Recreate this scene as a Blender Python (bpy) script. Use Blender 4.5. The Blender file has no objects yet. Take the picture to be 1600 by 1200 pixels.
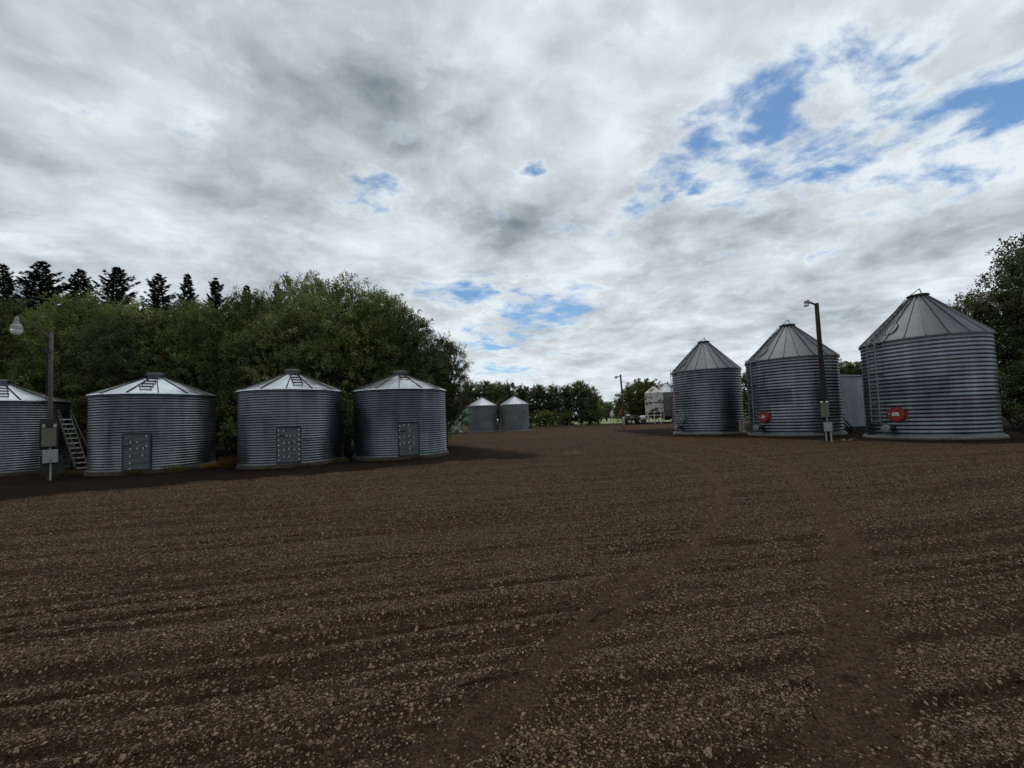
import bpy, math, random
import numpy as np
from mathutils import Vector, Matrix, Euler
R_ = math.radians
sc = bpy.context.scene
col = sc.collection
rng = np.random.default_rng(7)
random.seed(7)

# ------------------------------------------------------------------ camera
cam_d = bpy.data.cameras.new('camera'); cam = bpy.data.objects.new('camera', cam_d); col.objects.link(cam)
sc.camera = cam
cam_d.sensor_width = 36.0; cam_d.lens = 36 * 626.44 / 1600
cam_d.shift_y = 27.05 / 1600
cam_d.clip_start = 0.05; cam_d.clip_end = 9000
PITCH, ROLL = R_(2.5886), R_(2.0617)
cam.matrix_world = (Matrix.Translation((0, 0, 1.6)) @ Matrix.Rotation(R_(90) + PITCH, 4, 'X')
                    @ Matrix.Rotation(-ROLL, 4, 'Z'))

# ------------------------------------------------------------------ light and sky
SUN_AZ, SUN_EL = R_(25), R_(68)
sun_d = bpy.data.lights.new('sun', 'SUN'); sun = bpy.data.objects.new('sun', sun_d); col.objects.link(sun)
sun_d.energy = 1.1; sun_d.angle = R_(40); sun_d.color = (1.0, 0.95, 0.88)
sd = Vector((math.sin(SUN_AZ) * math.cos(SUN_EL), math.cos(SUN_AZ) * math.cos(SUN_EL), math.sin(SUN_EL)))
sun.rotation_euler = sd.to_track_quat('Z', 'Y').to_euler()
vs = sc.view_settings
vs.view_transform = 'Standard'; vs.look = 'None'; vs.gamma = 1.0; vs.use_curve_mapping = False
vs.exposure = 0.0
try:
    sc.display_settings.display_device = 'sRGB'
except Exception:
    pass

world = bpy.data.worlds.new('World'); sc.world = world; world.use_nodes = True
world.cycles.sampling_method = 'NONE'
sc.cycles.max_bounces = 6; sc.cycles.diffuse_bounces = 3; sc.cycles.glossy_bounces = 3; sc.cycles.transmission_bounces = 4


class NT:
    """small helper for wiring nodes"""
    def __init__(s, tree): s.t = tree; s.n = tree.nodes; s.l = tree.links
    def new(s, typ, **kw):
        nd = s.n.new(typ)
        for k, v in kw.items(): setattr(nd, k, v)
        return nd
    def put(s, sock, v):
        if isinstance(v, bpy.types.NodeSocket): s.l.new(v, sock)
        elif v is not None: sock.default_value = v
    def math(s, op, a, b=None, c=None, clamp=False):
        nd = s.new('ShaderNodeMath', operation=op, use_clamp=clamp)
        s.put(nd.inputs[0], a); s.put(nd.inputs[1], b); s.put(nd.inputs[2], c); return nd.outputs[0]
    def vmath(s, op, a, b=None):
        nd = s.new('ShaderNodeVectorMath', operation=op); s.put(nd.inputs[0], a); s.put(nd.inputs[1], b); return nd
    def noise(s, vec, scale, detail=4, rough=0.5, dist=0.0, lac=2.0):
        nd = s.new('ShaderNodeTexNoise'); s.put(nd.inputs['Vector'], vec)
        nd.inputs['Scale'].default_value = scale; nd.inputs['Detail'].default_value = detail
        nd.inputs['Roughness'].default_value = rough; nd.inputs['Distortion'].default_value = dist
        nd.inputs['Lacunarity'].default_value = lac; return nd
    def ramp(s, v, lo, hi, a=0.0, b=1.0, smooth=True):
        nd = s.new('ShaderNodeMapRange', interpolation_type='SMOOTHSTEP' if smooth else 'LINEAR')
        s.put(nd.inputs['Value'], v); nd.inputs['From Min'].default_value = lo; nd.inputs['From Max'].default_value = hi
        nd.inputs['To Min'].default_value = a; nd.inputs['To Max'].default_value = b; return nd.outputs['Result']
    def mix(s, fac, a, b, mode='MIX'):
        nd = s.new('ShaderNodeMix', data_type='RGBA', blend_type=mode)
        s.put(nd.inputs['Factor'], fac)
        for sock, v in ((nd.inputs[6], a), (nd.inputs[7], b)):
            if isinstance(v, tuple) and len(v) == 3: v = (*v, 1)
            s.put(sock, v)
        return nd.outputs[2]
    def mapping(s, vec, loc=(0, 0, 0), rot=(0, 0, 0), scale=(1, 1, 1)):
        nd = s.new('ShaderNodeMapping'); s.put(nd.inputs[0], vec)
        nd.inputs[1].default_value = loc; nd.inputs[2].default_value = rot; nd.inputs[3].default_value = scale
        return nd.outputs[0]


# cloud deck layout: x, y on the deck (units of its height), radius, amount
GAPS = [(0.65, 0.95, 0.15, 0.48), (0.57, 1.04, 0.12, 0.50), (0.81, 0.83, 0.13, 0.50), (0.92, 1.09, 0.22, 0.48), (0.74, 1.15, 0.12, 0.40), (1.10, 0.97, 0.20, 0.42), (1.21, 0.92, 0.18, 0.45), (0.48, 1.26, 0.11, 0.46), (0.39, 1.42, 0.12, 0.45), (0.23, 1.44, 0.10, 0.30), (1.31, 1.21, 0.25, 0.28), (0.14, 1.14, 0.06, 0.42), (-0.42, 1.22, 0.10, 0.36), (0.19, 2.18, 0.30, 0.42), (-0.24, 2.01, 0.22, 0.42), (-0.03, 2.54, 0.28, 0.38), (0.01, 3.22, 0.35, 0.34), (1.08, 1.24, 0.15, 0.30), (0.65, 1.27, 0.10, 0.30)]
DARKS = [(-0.28, 0.78, 0.26, 0.26), (-0.52, 0.79, 0.22, 0.24), (-0.27, 0.99, 0.22, 0.34), (0.22, 0.81, 0.14, 0.36), (0.90, 1.42, 0.30, 0.36), (-0.87, 1.16, 0.30, 0.30), (-0.02, 1.36, 0.20, 0.30), (0.64, 1.51, 0.25, 0.30), (0.14, 0.99, 0.14, 0.22), (-1.34, 1.15, 0.40, 0.15), (1.56, 1.35, 0.25, 0.20)]
LIGHTS = [(0.34, 0.94, 0.25, 0.16), (-0.12, 0.90, 0.15, 0.22), (1.01, 0.96, 0.20, 0.20), (1.27, 1.09, 0.25, 0.18), (-0.72, 0.90, 0.25, 0.14), (0.03, 1.03, 0.15, 0.15), (0.54, 2.32, 0.50, 0.25), (0.58, 3.55, 0.60, 0.30), (1.17, 1.77, 0.50, 0.20)]


def build_sky():
    w = NT(world.node_tree); w.n.clear()
    out = w.new('ShaderNodeOutputWorld'); bg = w.new('ShaderNodeBackground'); w.l.new(bg.outputs[0], out.inputs[0])
    bg.inputs['Strength'].default_value = 0.1
    sky = w.new('ShaderNodeTexSky', sky_type='NISHITA'); sky.sun_disc = False
    sky.sun_elevation = SUN_EL; sky.sun_rotation = SUN_AZ; sky.air_density = 1.0; sky.dust_density = 0.3; sky.ozone_density = 2.0
    g = w.new('ShaderNodeTexCoord').outputs['Generated']
    d = w.vmath('NORMALIZE', g).outputs[0]
    sx = w.new('ShaderNodeSeparateXYZ'); w.l.new(d, sx.inputs[0])
    zc = w.math('ADD', w.math('MAXIMUM', sx.outputs[2], 0.0), 0.18)
    cx = w.new('ShaderNodeCombineXYZ')
    w.l.new(w.math('DIVIDE', sx.outputs[0], zc), cx.inputs[0]); w.l.new(w.math('DIVIDE', sx.outputs[1], zc), cx.inputs[1])
    P = cx.outputs[0]
    # the cloud layer seen as a flat deck: bands drawn out along the wind
    warp = w.noise(P, 1.5, 4, 0.55)
    wv = w.vmath('SCALE', w.vmath('SUBTRACT', warp.outputs['Color'], (0.5, 0.5, 0.5)).outputs[0]); wv.inputs['Scale'].default_value = 0.26
    PW = w.vmath('ADD', P, wv.outputs[0]).outputs[0]
    warp2 = w.noise(P, 5.0, 5, 0.6)
    wv2 = w.vmath('SCALE', w.vmath('SUBTRACT', warp2.outputs['Color'], (0.5, 0.5, 0.5)).outputs[0]); wv2.inputs['Scale'].default_value = 0.34
    PG = w.vmath('ADD', PW, wv2.outputs[0]).outputs[0]
    ROT = (0, 0, R_(-28))
    A = w.noise(w.mapping(PW, loc=(3.1, 1.7, 0.4), rot=ROT, scale=(0.9, 1.08, 1)), 3.0, 6, 0.55, 0.0)
    A2 = w.noise(w.mapping(PW, loc=(11.0, 4.0, 2.0), rot=ROT, scale=(0.88, 1.1, 1)), 8.5, 7, 0.6, 0.0)
    dens = w.math('ADD', w.math('MULTIPLY', w.math('SUBTRACT', A.outputs['Fac'], 0.5), 1.0),
                  w.math('MULTIPLY', w.math('SUBTRACT', A2.outputs['Fac'], 0.5), 1.55))
    # openings in the deck (positions on the deck, in units of its height)
    def spots(lst, vec):
        op = None
        for (gx, gy, gr, ga) in lst:
            dd = w.vmath('DISTANCE', vec, (gx, gy, 0))
            v = w.ramp(dd.outputs['Value'], 0.0, gr * 1.5, ga, 0.0)
            op = v if op is None else w.math('MAXIMUM', op, v)
        return op
    op = spots([(a, b, c * 1.15, d * 1.28) for a, b, c, d in GAPS], PG)
    D = w.math('SUBTRACT', w.math('ADD', dens, 0.39), op)
    cover = w.ramp(D, -0.32, 0.20)
    # cloud tone: thick bases are grey, thin rims are white
    B = w.noise(w.mapping(PW, loc=(7.3, 2.9, 5.0), rot=ROT, scale=(0.95, 1.05, 1)), 2.5, 5, 0.52, 0.0)
    B2 = w.noise(w.mapping(PW, loc=(1.3, 8.9, 3.0), rot=ROT, scale=(0.95, 1.05, 1)), 7.5, 7, 0.56, 0.05)
    tone = w.math('ADD', w.math('MULTIPLY', w.math('SUBTRACT', B.outputs['Fac'], 0.5), 3.4),
                  w.math('MULTIPLY', w.math('SUBTRACT', B2.outputs['Fac'], 0.5), 1.35))
    tone = w.math('SUBTRACT', tone, spots(DARKS, PG))
    tone = w.math('ADD', tone, spots(LIGHTS, PG))
    thick = w.ramp(D, 0.05, 0.30)
    rim = w.math('SUBTRACT', 1.0, thick)
    bright = w.math('ADD', w.math('ADD', tone, 0.54), w.math('MULTIPLY', rim, 0.34))
    bfac = w.ramp(bright, -0.62, 1.12, smooth=False)
    ccol = w.mix(bfac, (2.15, 2.62, 3.0), (8.0, 8.75, 9.2))
    low = w.ramp(sx.outputs[2], 0.0, 0.20, 1.0, 0.0)
    ccol = w.mix(w.math('MULTIPLY', low, 0.45), ccol, (7.9, 8.5, 8.9))
    fin = w.mix(cover, w.mix(1.0, sky.outputs[0], (0.85, 1.05, 1.12), 'MULTIPLY'), ccol)
    w.l.new(fin, bg.inputs['Color'])


build_sky()


# ------------------------------------------------------------------ mesh helpers
class MB:
    def __init__(s): s.v = []; s.f = []; s.mi = []; s.m = 0
    def add(s, vs_, fs):
        b = len(s.v); s.v.extend(tuple(p) for p in vs_)
        for f in fs: s.f.append(tuple(b + i for i in f)); s.mi.append(s.m)
        return s
    def hexa(s, p):      # 8 points: 4 below then 4 above, counter-clockwise
        return s.add(p, [(3, 2, 1, 0), (4, 5, 6, 7), (0, 1, 5, 4), (1, 2, 6, 5), (2, 3, 7, 6), (3, 0, 4, 7)])
    def box(s, c, d, M=None, bev=0.0):
        x, y, z = d[0] / 2, d[1] / 2, d[2] / 2
        if bev:
            pr = [(-x + bev, -y), (x - bev, -y), (x, -y + bev), (x, y - bev), (x - bev, y), (-x + bev, y), (-x, y - bev), (-x, -y + bev)]
            p = [(a, b, -z) for a, b in pr] + [(a, b, z) for a, b in pr]
            fs = [tuple(range(7, -1, -1)), tuple(range(8, 16))] + [(i, (i + 1) % 8, 8 + (i + 1) % 8, 8 + i) for i in range(8)]
        else:
            p = [(-x, -y, -z), (x, -y, -z), (x, y, -z), (-x, y, -z), (-x, -y, z), (x, -y, z), (x, y, z), (-x, y, z)]
            fs = [(3, 2, 1, 0), (4, 5, 6, 7), (0, 1, 5, 4), (1, 2, 6, 5), (2, 3, 7, 6), (3, 0, 4, 7)]
        c = Vector(c)
        if M is not None: p = [M @ Vector(q) + c for q in p]
        else: p = [Vector(q) + c for q in p]
        return s.add(p, fs)
    def tube(s, pts, rad, n=8, cap=True):
        pts = [Vector(p) for p in pts]; k = len(pts)
        if not hasattr(rad, '__len__'): rad = [rad] * k
        ring = []; vv = []
        up = None
        for i, p in enumerate(pts):
            t = (pts[min(i + 1, k - 1)] - pts[max(i - 1, 0)]).normalized()
            if up is None:
                up = Vector((0, 0, 1)) if abs(t.z) < 0.9 else Vector((1, 0, 0))
            a = t.cross(up).normalized(); b = a.cross(t).normalized(); up = b
            for j in range(n):
                th = 2 * math.pi * j / n
                vv.append(p + (a * math.cos(th) + b * math.sin(th)) * rad[i])
        fs = []
        for i in range(k - 1):
            for j in range(n):
                j2 = (j + 1) % n
                fs.append((i * n + j, (i + 1) * n + j, (i + 1) * n + j2, i * n + j2))
        if cap:
            fs.append(tuple(range(n))); fs.append(tuple((k - 1) * n + j for j in range(n - 1, -1, -1)))
        return s.add(vv, fs)
    def bar(s, a, b, r, n=6): return s.tube([a, b], r, n)
    def lathe(s, prof, n=32, c=(0, 0, 0), a0=0.0, a1=2 * math.pi, M=None):
        full = abs(a1 - a0 - 2 * math.pi) < 1e-6
        m = n if full else n + 1
        vv = []
        for (r, z) in prof:
            for j in range(m):
                th = a0 + (a1 - a0) * j / n
                q = Vector((r * math.cos(th), r * math.sin(th), z))
                if M is not None: q = M @ q
                vv.append(q + Vector(c))
        fs = []
        for i in range(len(prof) - 1):
            for j in range(n):
                j2 = (j + 1) % m if full else j + 1
                fs.append((i * m + j, i * m + j2, (i + 1) * m + j2, (i + 1) * m + j))
        return s.add(vv, fs)
    def mesh(s, name, mats, smooth=False):
        me = bpy.data.meshes.new(name); me.from_pydata([tuple(q) for q in s.v], [], s.f); me.update()
        if not isinstance(mats, (list, tuple)): mats = [mats]
        for m in mats: me.materials.append(m)
        if len(mats) > 1: me.polygons.foreach_set('material_index', s.mi)
        if smooth: me.polygons.foreach_set('use_smooth', [True] * len(me.polygons))
        return me
    def build(s, name, mats, parent=None, smooth=False):
        return obj(name, s.mesh(name, mats, smooth), parent)


def obj(name, me, parent=None, M=None):
    o = bpy.data.objects.new(name, me); col.objects.link(o)
    if parent is not None: o.parent = parent
    if M is not None: o.matrix_local = M
    return o


def tag(o, label=None, cat=None, group=None, kind=None):
    if label: o['label'] = label
    if cat: o['category'] = cat
    if group: o['group'] = group
    if kind: o['kind'] = kind
    return o


def thing(name, loc, label, cat, group=None, rz=0.0, scale=(1, 1, 1)):
    o = bpy.data.objects.new(name, None); col.objects.link(o)
    o.location = loc; o.rotation_euler = (0, 0, rz); o.scale = scale; o.empty_display_size = 0.2
    return tag(o, label, cat, group)


def np_mesh(name, V, F, mats, smooth=False):
    """V (n,3), F (m,k) equal-sized faces, fast"""
    me = bpy.data.meshes.new(name); k = F.shape[1]
    me.vertices.add(len(V)); me.vertices.foreach_set('co', np.ascontiguousarray(V, np.float32).ravel())
    me.loops.add(F.size); me.loops.foreach_set('vertex_index', np.ascontiguousarray(F, np.int32).ravel())
    me.polygons.add(len(F)); me.polygons.foreach_set('loop_start', np.arange(0, F.size, k, dtype=np.int32))
    if not isinstance(mats, (list, tuple)): mats = [mats]
    for m in mats: me.materials.append(m)
    if smooth: me.polygons.foreach_set('use_smooth', np.ones(len(F), bool))
    me.update(calc_edges=True)
    return me


def rotz(a): return Matrix.Rotation(a, 4, 'Z')


# ------------------------------------------------------------------ materials
def mat(name):
    m = bpy.data.materials.new(name); m.use_nodes = True
    t = NT(m.node_tree); b = t.n['Principled BSDF']
    return m, t, b


def plain(name, c, rough=0.6, metal=0.0, var=0.25, scale=6.0, bump=0.0, spec=0.4):
    m, t, b = mat(name)
    tc = t.new('ShaderNodeTexCoord').outputs['Object']
    n = t.noise(tc, scale, 6, 0.6)
    f = t.ramp(n.outputs['Fac'], 0.3, 0.7, 1 - var, 1 + var, smooth=False)
    cc = t.vmath('SCALE', (c[0], c[1], c[2])); t.l.new(f, cc.inputs['Scale'])
    t.l.new(cc.outputs[0], b.inputs['Base Color'])
    b.inputs['Roughness'].default_value = rough; b.inputs['Metallic'].default_value = metal
    b.inputs['Specular IOR Level'].default_value = spec
    if bump:
        bp = t.new('ShaderNodeBump'); bp.inputs['Strength'].default_value = bump; bp.inputs['Distance'].default_value = 0.01
        n2 = t.noise(tc, scale * 6, 5, 0.6); t.l.new(n2.outputs['Fac'], bp.inputs['Height']); t.l.new(bp.outputs[0], b.inputs['Normal'])
    return m


def galv(name, c, rough, metal=0.9, var=0.3, objvar=0.18, streak=0.35, bump=0.08):
    """weathered galvanised steel: zinc bloom, vertical rain streaks, each sheet its own tone"""
    m, t, b = mat(name)
    tc = t.new('ShaderNodeTexCoord').outputs['Object']
    geo = t.new('ShaderNodeNewGeometry').outputs['Position']
    oi = t.new('ShaderNodeObjectInfo').outputs['Random']
    n1 = t.noise(t.mapping(geo, scale=(1, 1, 0.5)), 1.3, 5, 0.6)
    n2 = t.noise(t.mapping(geo, scale=(3.5, 3.5, 0.30)), 1.0, 4, 0.6)
    n3 = t.noise(geo, 38.0, 3, 0.5)
    f = t.ramp(n1.outputs['Fac'], 0.3, 0.7, 1 - var, 1 + var, smooth=False)
    f = t.math('MULTIPLY', f, t.ramp(n2.outputs['Fac'], 0.3, 0.7, 1 - streak, 1 + streak, smooth=False))
    f = t.math('MULTIPLY', f, t.ramp(n3.outputs['Fac'], 0.3, 0.7, 0.92, 1.08, smooth=False))
    f = t.math('MULTIPLY', f, t.ramp(oi, 0, 1, 1 - objvar, 1 + objvar, smooth=False))
    cc = t.vmath('SCALE', tuple(c)); t.l.new(f, cc.inputs['Scale'])
    t.l.new(cc.outputs[0], b.inputs['Base Color'])
    r = t.ramp(n1.outputs['Fac'], 0.25, 0.75, rough - 0.08, rough + 0.10, smooth=False); t.l.new(r, b.inputs['Roughness'])
    b.inputs['Metallic'].default_value = metal
    bp = t.new('ShaderNodeBump'); bp.inputs['Strength'].default_value = bump; bp.inputs['Distance'].default_value = 0.02
    nb = t.noise(geo, 3.0, 3, 0.5); t.l.new(nb.outputs['Fac'], bp.inputs['Height']); t.l.new(bp.outputs[0], b.inputs['Normal'])
    return m


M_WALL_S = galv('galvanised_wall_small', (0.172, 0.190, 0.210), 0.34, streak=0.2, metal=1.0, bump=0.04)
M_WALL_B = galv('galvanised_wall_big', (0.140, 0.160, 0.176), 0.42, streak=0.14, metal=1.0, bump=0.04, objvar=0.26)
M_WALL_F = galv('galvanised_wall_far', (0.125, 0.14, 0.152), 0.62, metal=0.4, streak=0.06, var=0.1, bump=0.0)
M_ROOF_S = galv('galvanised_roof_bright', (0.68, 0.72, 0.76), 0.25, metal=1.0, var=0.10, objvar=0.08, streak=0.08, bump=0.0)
M_ROOF_B = galv('galvanised_roof_dull', (0.095, 0.102, 0.108), 0.45, var=0.12, objvar=0.10, streak=0.10, bump=0.02)
M_ROOF_F = galv('galvanised_roof_far', (0.30, 0.33, 0.36), 0.5, var=0.08, objvar=0.08, streak=0.06, bump=0.0)
M_STEEL = plain('grey_steel', (0.16, 0.17, 0.175), 0.45, 0.8)
M_STEEL_L = plain('light_steel', (0.22, 0.23, 0.235), 0.5, 0.6)
M_DARK = plain('dark_part_and_shade', (0.016, 0.017, 0.018), 0.7)  # near-black for dark parts, and for shade painted at roof seams and eaves
M_DOOR = plain('painted_door_steel', (0.072, 0.090, 0.094), 0.6, 0.2, 0.3, 4)
M_BOLT = plain('pale_bolt', (0.42, 0.42, 0.38), 0.6, 0.1)
M_CONC = plain('concrete', (0.15, 0.14, 0.125), 0.9, 0, 0.35, 5, 0.4)
M_CONC_D = plain('stained_concrete', (0.050, 0.040, 0.030), 0.92, 0, 0.4, 5, 0.4)
M_RED = plain('red_hatch_paint', (0.22, 0.016, 0.012), 0.5, 0, 0.25, 5)
M_WHITE = plain('white_paint', (0.62, 0.61, 0.57), 0.6, 0, 0.12)
M_INK = plain('dark_ink', (0.10, 0.02, 0.02), 0.7)
M_POLE_L = plain('weathered_pole_wood', (0.075, 0.066, 0.057), 0.9, 0, 0.35, 3, 0.6)
M_POLE_D = plain('dark_pole_wood', (0.018, 0.015, 0.013), 0.9, 0, 0.35, 3, 0.6)
M_BOX = plain('grey_box_enamel', (0.115, 0.108, 0.085), 0.6, 0.1, 0.15)
M_BOX_B = plain('pale_box_enamel', (0.23, 0.255, 0.25), 0.55, 0.1, 0.15)
M_CONDUIT = plain('pale_conduit', (0.27, 0.26, 0.24), 0.6, 0.2, 0.2)
M_TREAD = plain('worn_tread', (0.45, 0.43, 0.40), 0.8, 0, 0.3)
M_SHED = galv('shed_cladding', (0.37, 0.41, 0.44), 0.5, metal=0.5, var=0.08, objvar=0.10, streak=0.10)
M_PALE_SHED = galv('pale_cladding', (0.44, 0.46, 0.47), 0.55, metal=0.35, var=0.08, objvar=0.10, streak=0.10)
M_TEAL = plain('teal_paint', (0.16, 0.33, 0.27), 0.6, 0, 0.4, 2)
M_WOODBOX = plain('raw_timber', (0.40, 0.31, 0.20), 0.85, 0, 0.25, 5)
M_RUST = plain('rust_brown', (0.11, 0.055, 0.035), 0.85, 0, 0.4, 4)
M_REDB = plain('dark_red_paint', (0.16, 0.018, 0.016), 0.7, 0, 0.25)
M_TYRE = plain('tyre_rubber', (0.014, 0.014, 0.014), 0.85, 0, 0.2)
M_HUB = plain('pale_hub', (0.42, 0.38, 0.32), 0.6, 0, 0.2)
M_ORANGE = plain('orange_paint', (0.45, 0.10, 0.03), 0.6, 0, 0.3)
M_YELLOW = plain('yellow_paint', (0.42, 0.28, 0.02), 0.5, 0, 0.2)
M_STICK = plain('dead_stick', (0.040, 0.027, 0.018), 0.95, 0, 0.35, 20, spec=0.05)
M_GLASS, _t, _b = mat('lamp_glass')
_b.inputs['Base Color'].default_value = (0.80, 0.82, 0.82, 1); _b.inputs['Roughness'].default_value = 0.25
_b.inputs['Transmission Weight'].default_value = 0.35


def peeling():
    m, t, b = mat('peeling_white_paint')
    tc = t.new('ShaderNodeTexCoord').outputs['Object']
    n = t.noise(tc, 1.6, 7, 0.68); n2 = t.noise(tc, 0.9, 3, 0.5)
    k = t.ramp(t.math('ADD', n.outputs['Fac'], t.math('MULTIPLY', n2.outputs['Fac'], 0.5)), 0.78, 0.84)
    c = t.mix(k, (0.46, 0.45, 0.41), (0.075, 0.045, 0.03))
    t.l.new(c, b.inputs['Base Color']); b.inputs['Roughness'].default_value = 0.8
    return m


M_PEEL = peeling()


def leafmat(name, a, b_, c, rough=0.6, trans=0.35, gain=1.0):
    m, t, b = mat(name)
    at = t.new('ShaderNodeAttribute'); at.attribute_name = 'tint'
    oi = t.new('ShaderNodeObjectInfo').outputs['Random']
    f = t.math('ADD', at.outputs['Fac'], t.math('MULTIPLY', t.math('SUBTRACT', oi, 0.5), 0.45))
    cc = t.mix(t.ramp(f, 0.0, 0.55), a, b_); cc = t.mix(t.ramp(f, 0.6, 1.05), cc, c)
    hs = t.new('ShaderNodeHueSaturation'); t.l.new(cc, hs.inputs['Color'])
    oi2 = t.math('FRACT', t.math('MULTIPLY', oi, 7.13))
    t.l.new(t.ramp(oi2, 0, 1, 0.475, 0.53, smooth=False), hs.inputs['Hue'])
    t.l.new(t.ramp(oi, 0, 1, 0.9 * gain, 1.55 * gain, smooth=False), hs.inputs['Value']); hs.inputs['Saturation'].default_value = 1.05
    cc = hs.outputs[0]
    t.l.new(cc, b.inputs['Base Color']); b.inputs['Roughness'].default_value = rough
    b.inputs['Specular IOR Level'].default_value = 0.25
    out = t.n['Material Output']
    tr = t.new('ShaderNodeBsdfTranslucent'); t.l.new(cc, tr.inputs['Color'])
    mx = t.new('ShaderNodeMixShader'); mx.inputs[0].default_value = trans
    t.l.new(b.outputs[0], mx.inputs[1]); t.l.new(tr.outputs[0], mx.inputs[2]); t.l.new(mx.outputs[0], out.inputs['Surface'])
    return m


M_LEAF_W = leafmat('willow_leaf', (0.042, 0.054, 0.018), (0.115, 0.142, 0.044), (0.200, 0.222, 0.078))
M_LEAF_F = leafmat('far_leaf', (0.040, 0.054, 0.023), (0.088, 0.108, 0.043), (0.145, 0.162, 0.066))
M_LEAF_R = leafmat('dark_leaf', (0.032, 0.040, 0.014), (0.076, 0.086, 0.030), (0.15, 0.15, 0.058))
M_LEAF_G = leafmat('green_leaf', (0.032, 0.044, 0.012), (0.075, 0.092, 0.024), (0.13, 0.14, 0.040))
M_NEEDLE = leafmat('spruce_needle', (0.008, 0.012, 0.010), (0.016, 0.022, 0.018), (0.030, 0.036, 0.028), trans=0.08)
M_BARK = plain('bark', (0.045, 0.036, 0.028), 0.95, 0, 0.3, 4, 0.5)
M_GRASS = leafmat('grass_blade', (0.05, 0.055, 0.02), (0.10, 0.085, 0.03), (0.19, 0.13, 0.05), gain=0.8)
M_WEED = leafmat('dry_weed', (0.09, 0.045, 0.015), (0.15, 0.075, 0.022), (0.20, 0.11, 0.035), gain=0.8)
M_STRAW = leafmat('dry_straw', (0.20, 0.15, 0.09), (0.28, 0.21, 0.13), (0.36, 0.28, 0.18), gain=0.8)

# ------------------------------------------------------------------ value noise for the terrain
_tab = rng.random((256, 256))


def vnoise(x, y):
    xi = np.floor(x).astype(int); yi = np.floor(y).astype(int); fx = x - xi; fy = y - yi
    fx = fx * fx * (3 - 2 * fx); fy = fy * fy * (3 - 2 * fy)
    a = _tab[xi & 255, yi & 255]; b = _tab[(xi + 1) & 255, yi & 255]
    c = _tab[xi & 255, (yi + 1) & 255]; d = _tab[(xi + 1) & 255, (yi + 1) & 255]
    return (a * (1 - fx) + b * fx) * (1 - fy) + (c * (1 - fx) + d * fx) * fy


def sstep(x, a, b):
    t = np.clip((x - a) / (b - a), 0, 1); return t * t * (3 - 2 * t)


def polydist(X, Y, pts):
    best = np.full(X.shape, 1e9)
    for (x0, y0), (x1, y1) in zip(pts[:-1], pts[1:]):
        dx, dy = x1 - x0, y1 - y0; L = dx * dx + dy * dy
        t = np.clip(((X - x0) * dx + (Y - y0) * dy) / L, 0, 1)
        best = np.minimum(best, np.hypot(X - x0 - t * dx, Y - y0 - t * dy))
    return best


TRACK_A = [(6.2, 32), (6.3, 25), (6.37, 19.3), (5.56, 11.8), (4.47, 8.7), (3.02, 6.1), (1.8, 4.56), (1.0, 3.78), (0.41, 3.04), (-0.06, 2.44), (-0.4, 2.0), (-1.1, 1.0), (-2.4, -1.5)]
TRACK_B = [(8.9, 32), (9.1, 23.1), (8.94, 16.2), (7.58, 11.2), (5.09, 6.67), (3.7, 4.57), (2.76, 3.38), (2.19, 2.69), (1.82, 2.24), (1.53, 1.92), (0.8, 1.0), (-0.6, -1.5)]
SMALL = [(-22.9, 17.9, 2.10), (-15.62, 17.58, 2.07), (-9.86, 18.01, 2.06), (-5.54, 19.91, 2.20)]
FAR = [(-4.12, 55.04, 1.95), (0.30, 54.66, 1.91)]
BIG = [(14.89, 30.65, 2.37), (17.93, 25.67, 2.44), (20.36, 19.72, 2.30)]
EDGE_L = [(-60, -6.0), (-30, 4.4), (-13.47, 10.56), (-8.08, 12.6), (-2.63, 16.02), (0.2, 16.4), (1.2, 17.2)]
RA = R_(11)


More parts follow.
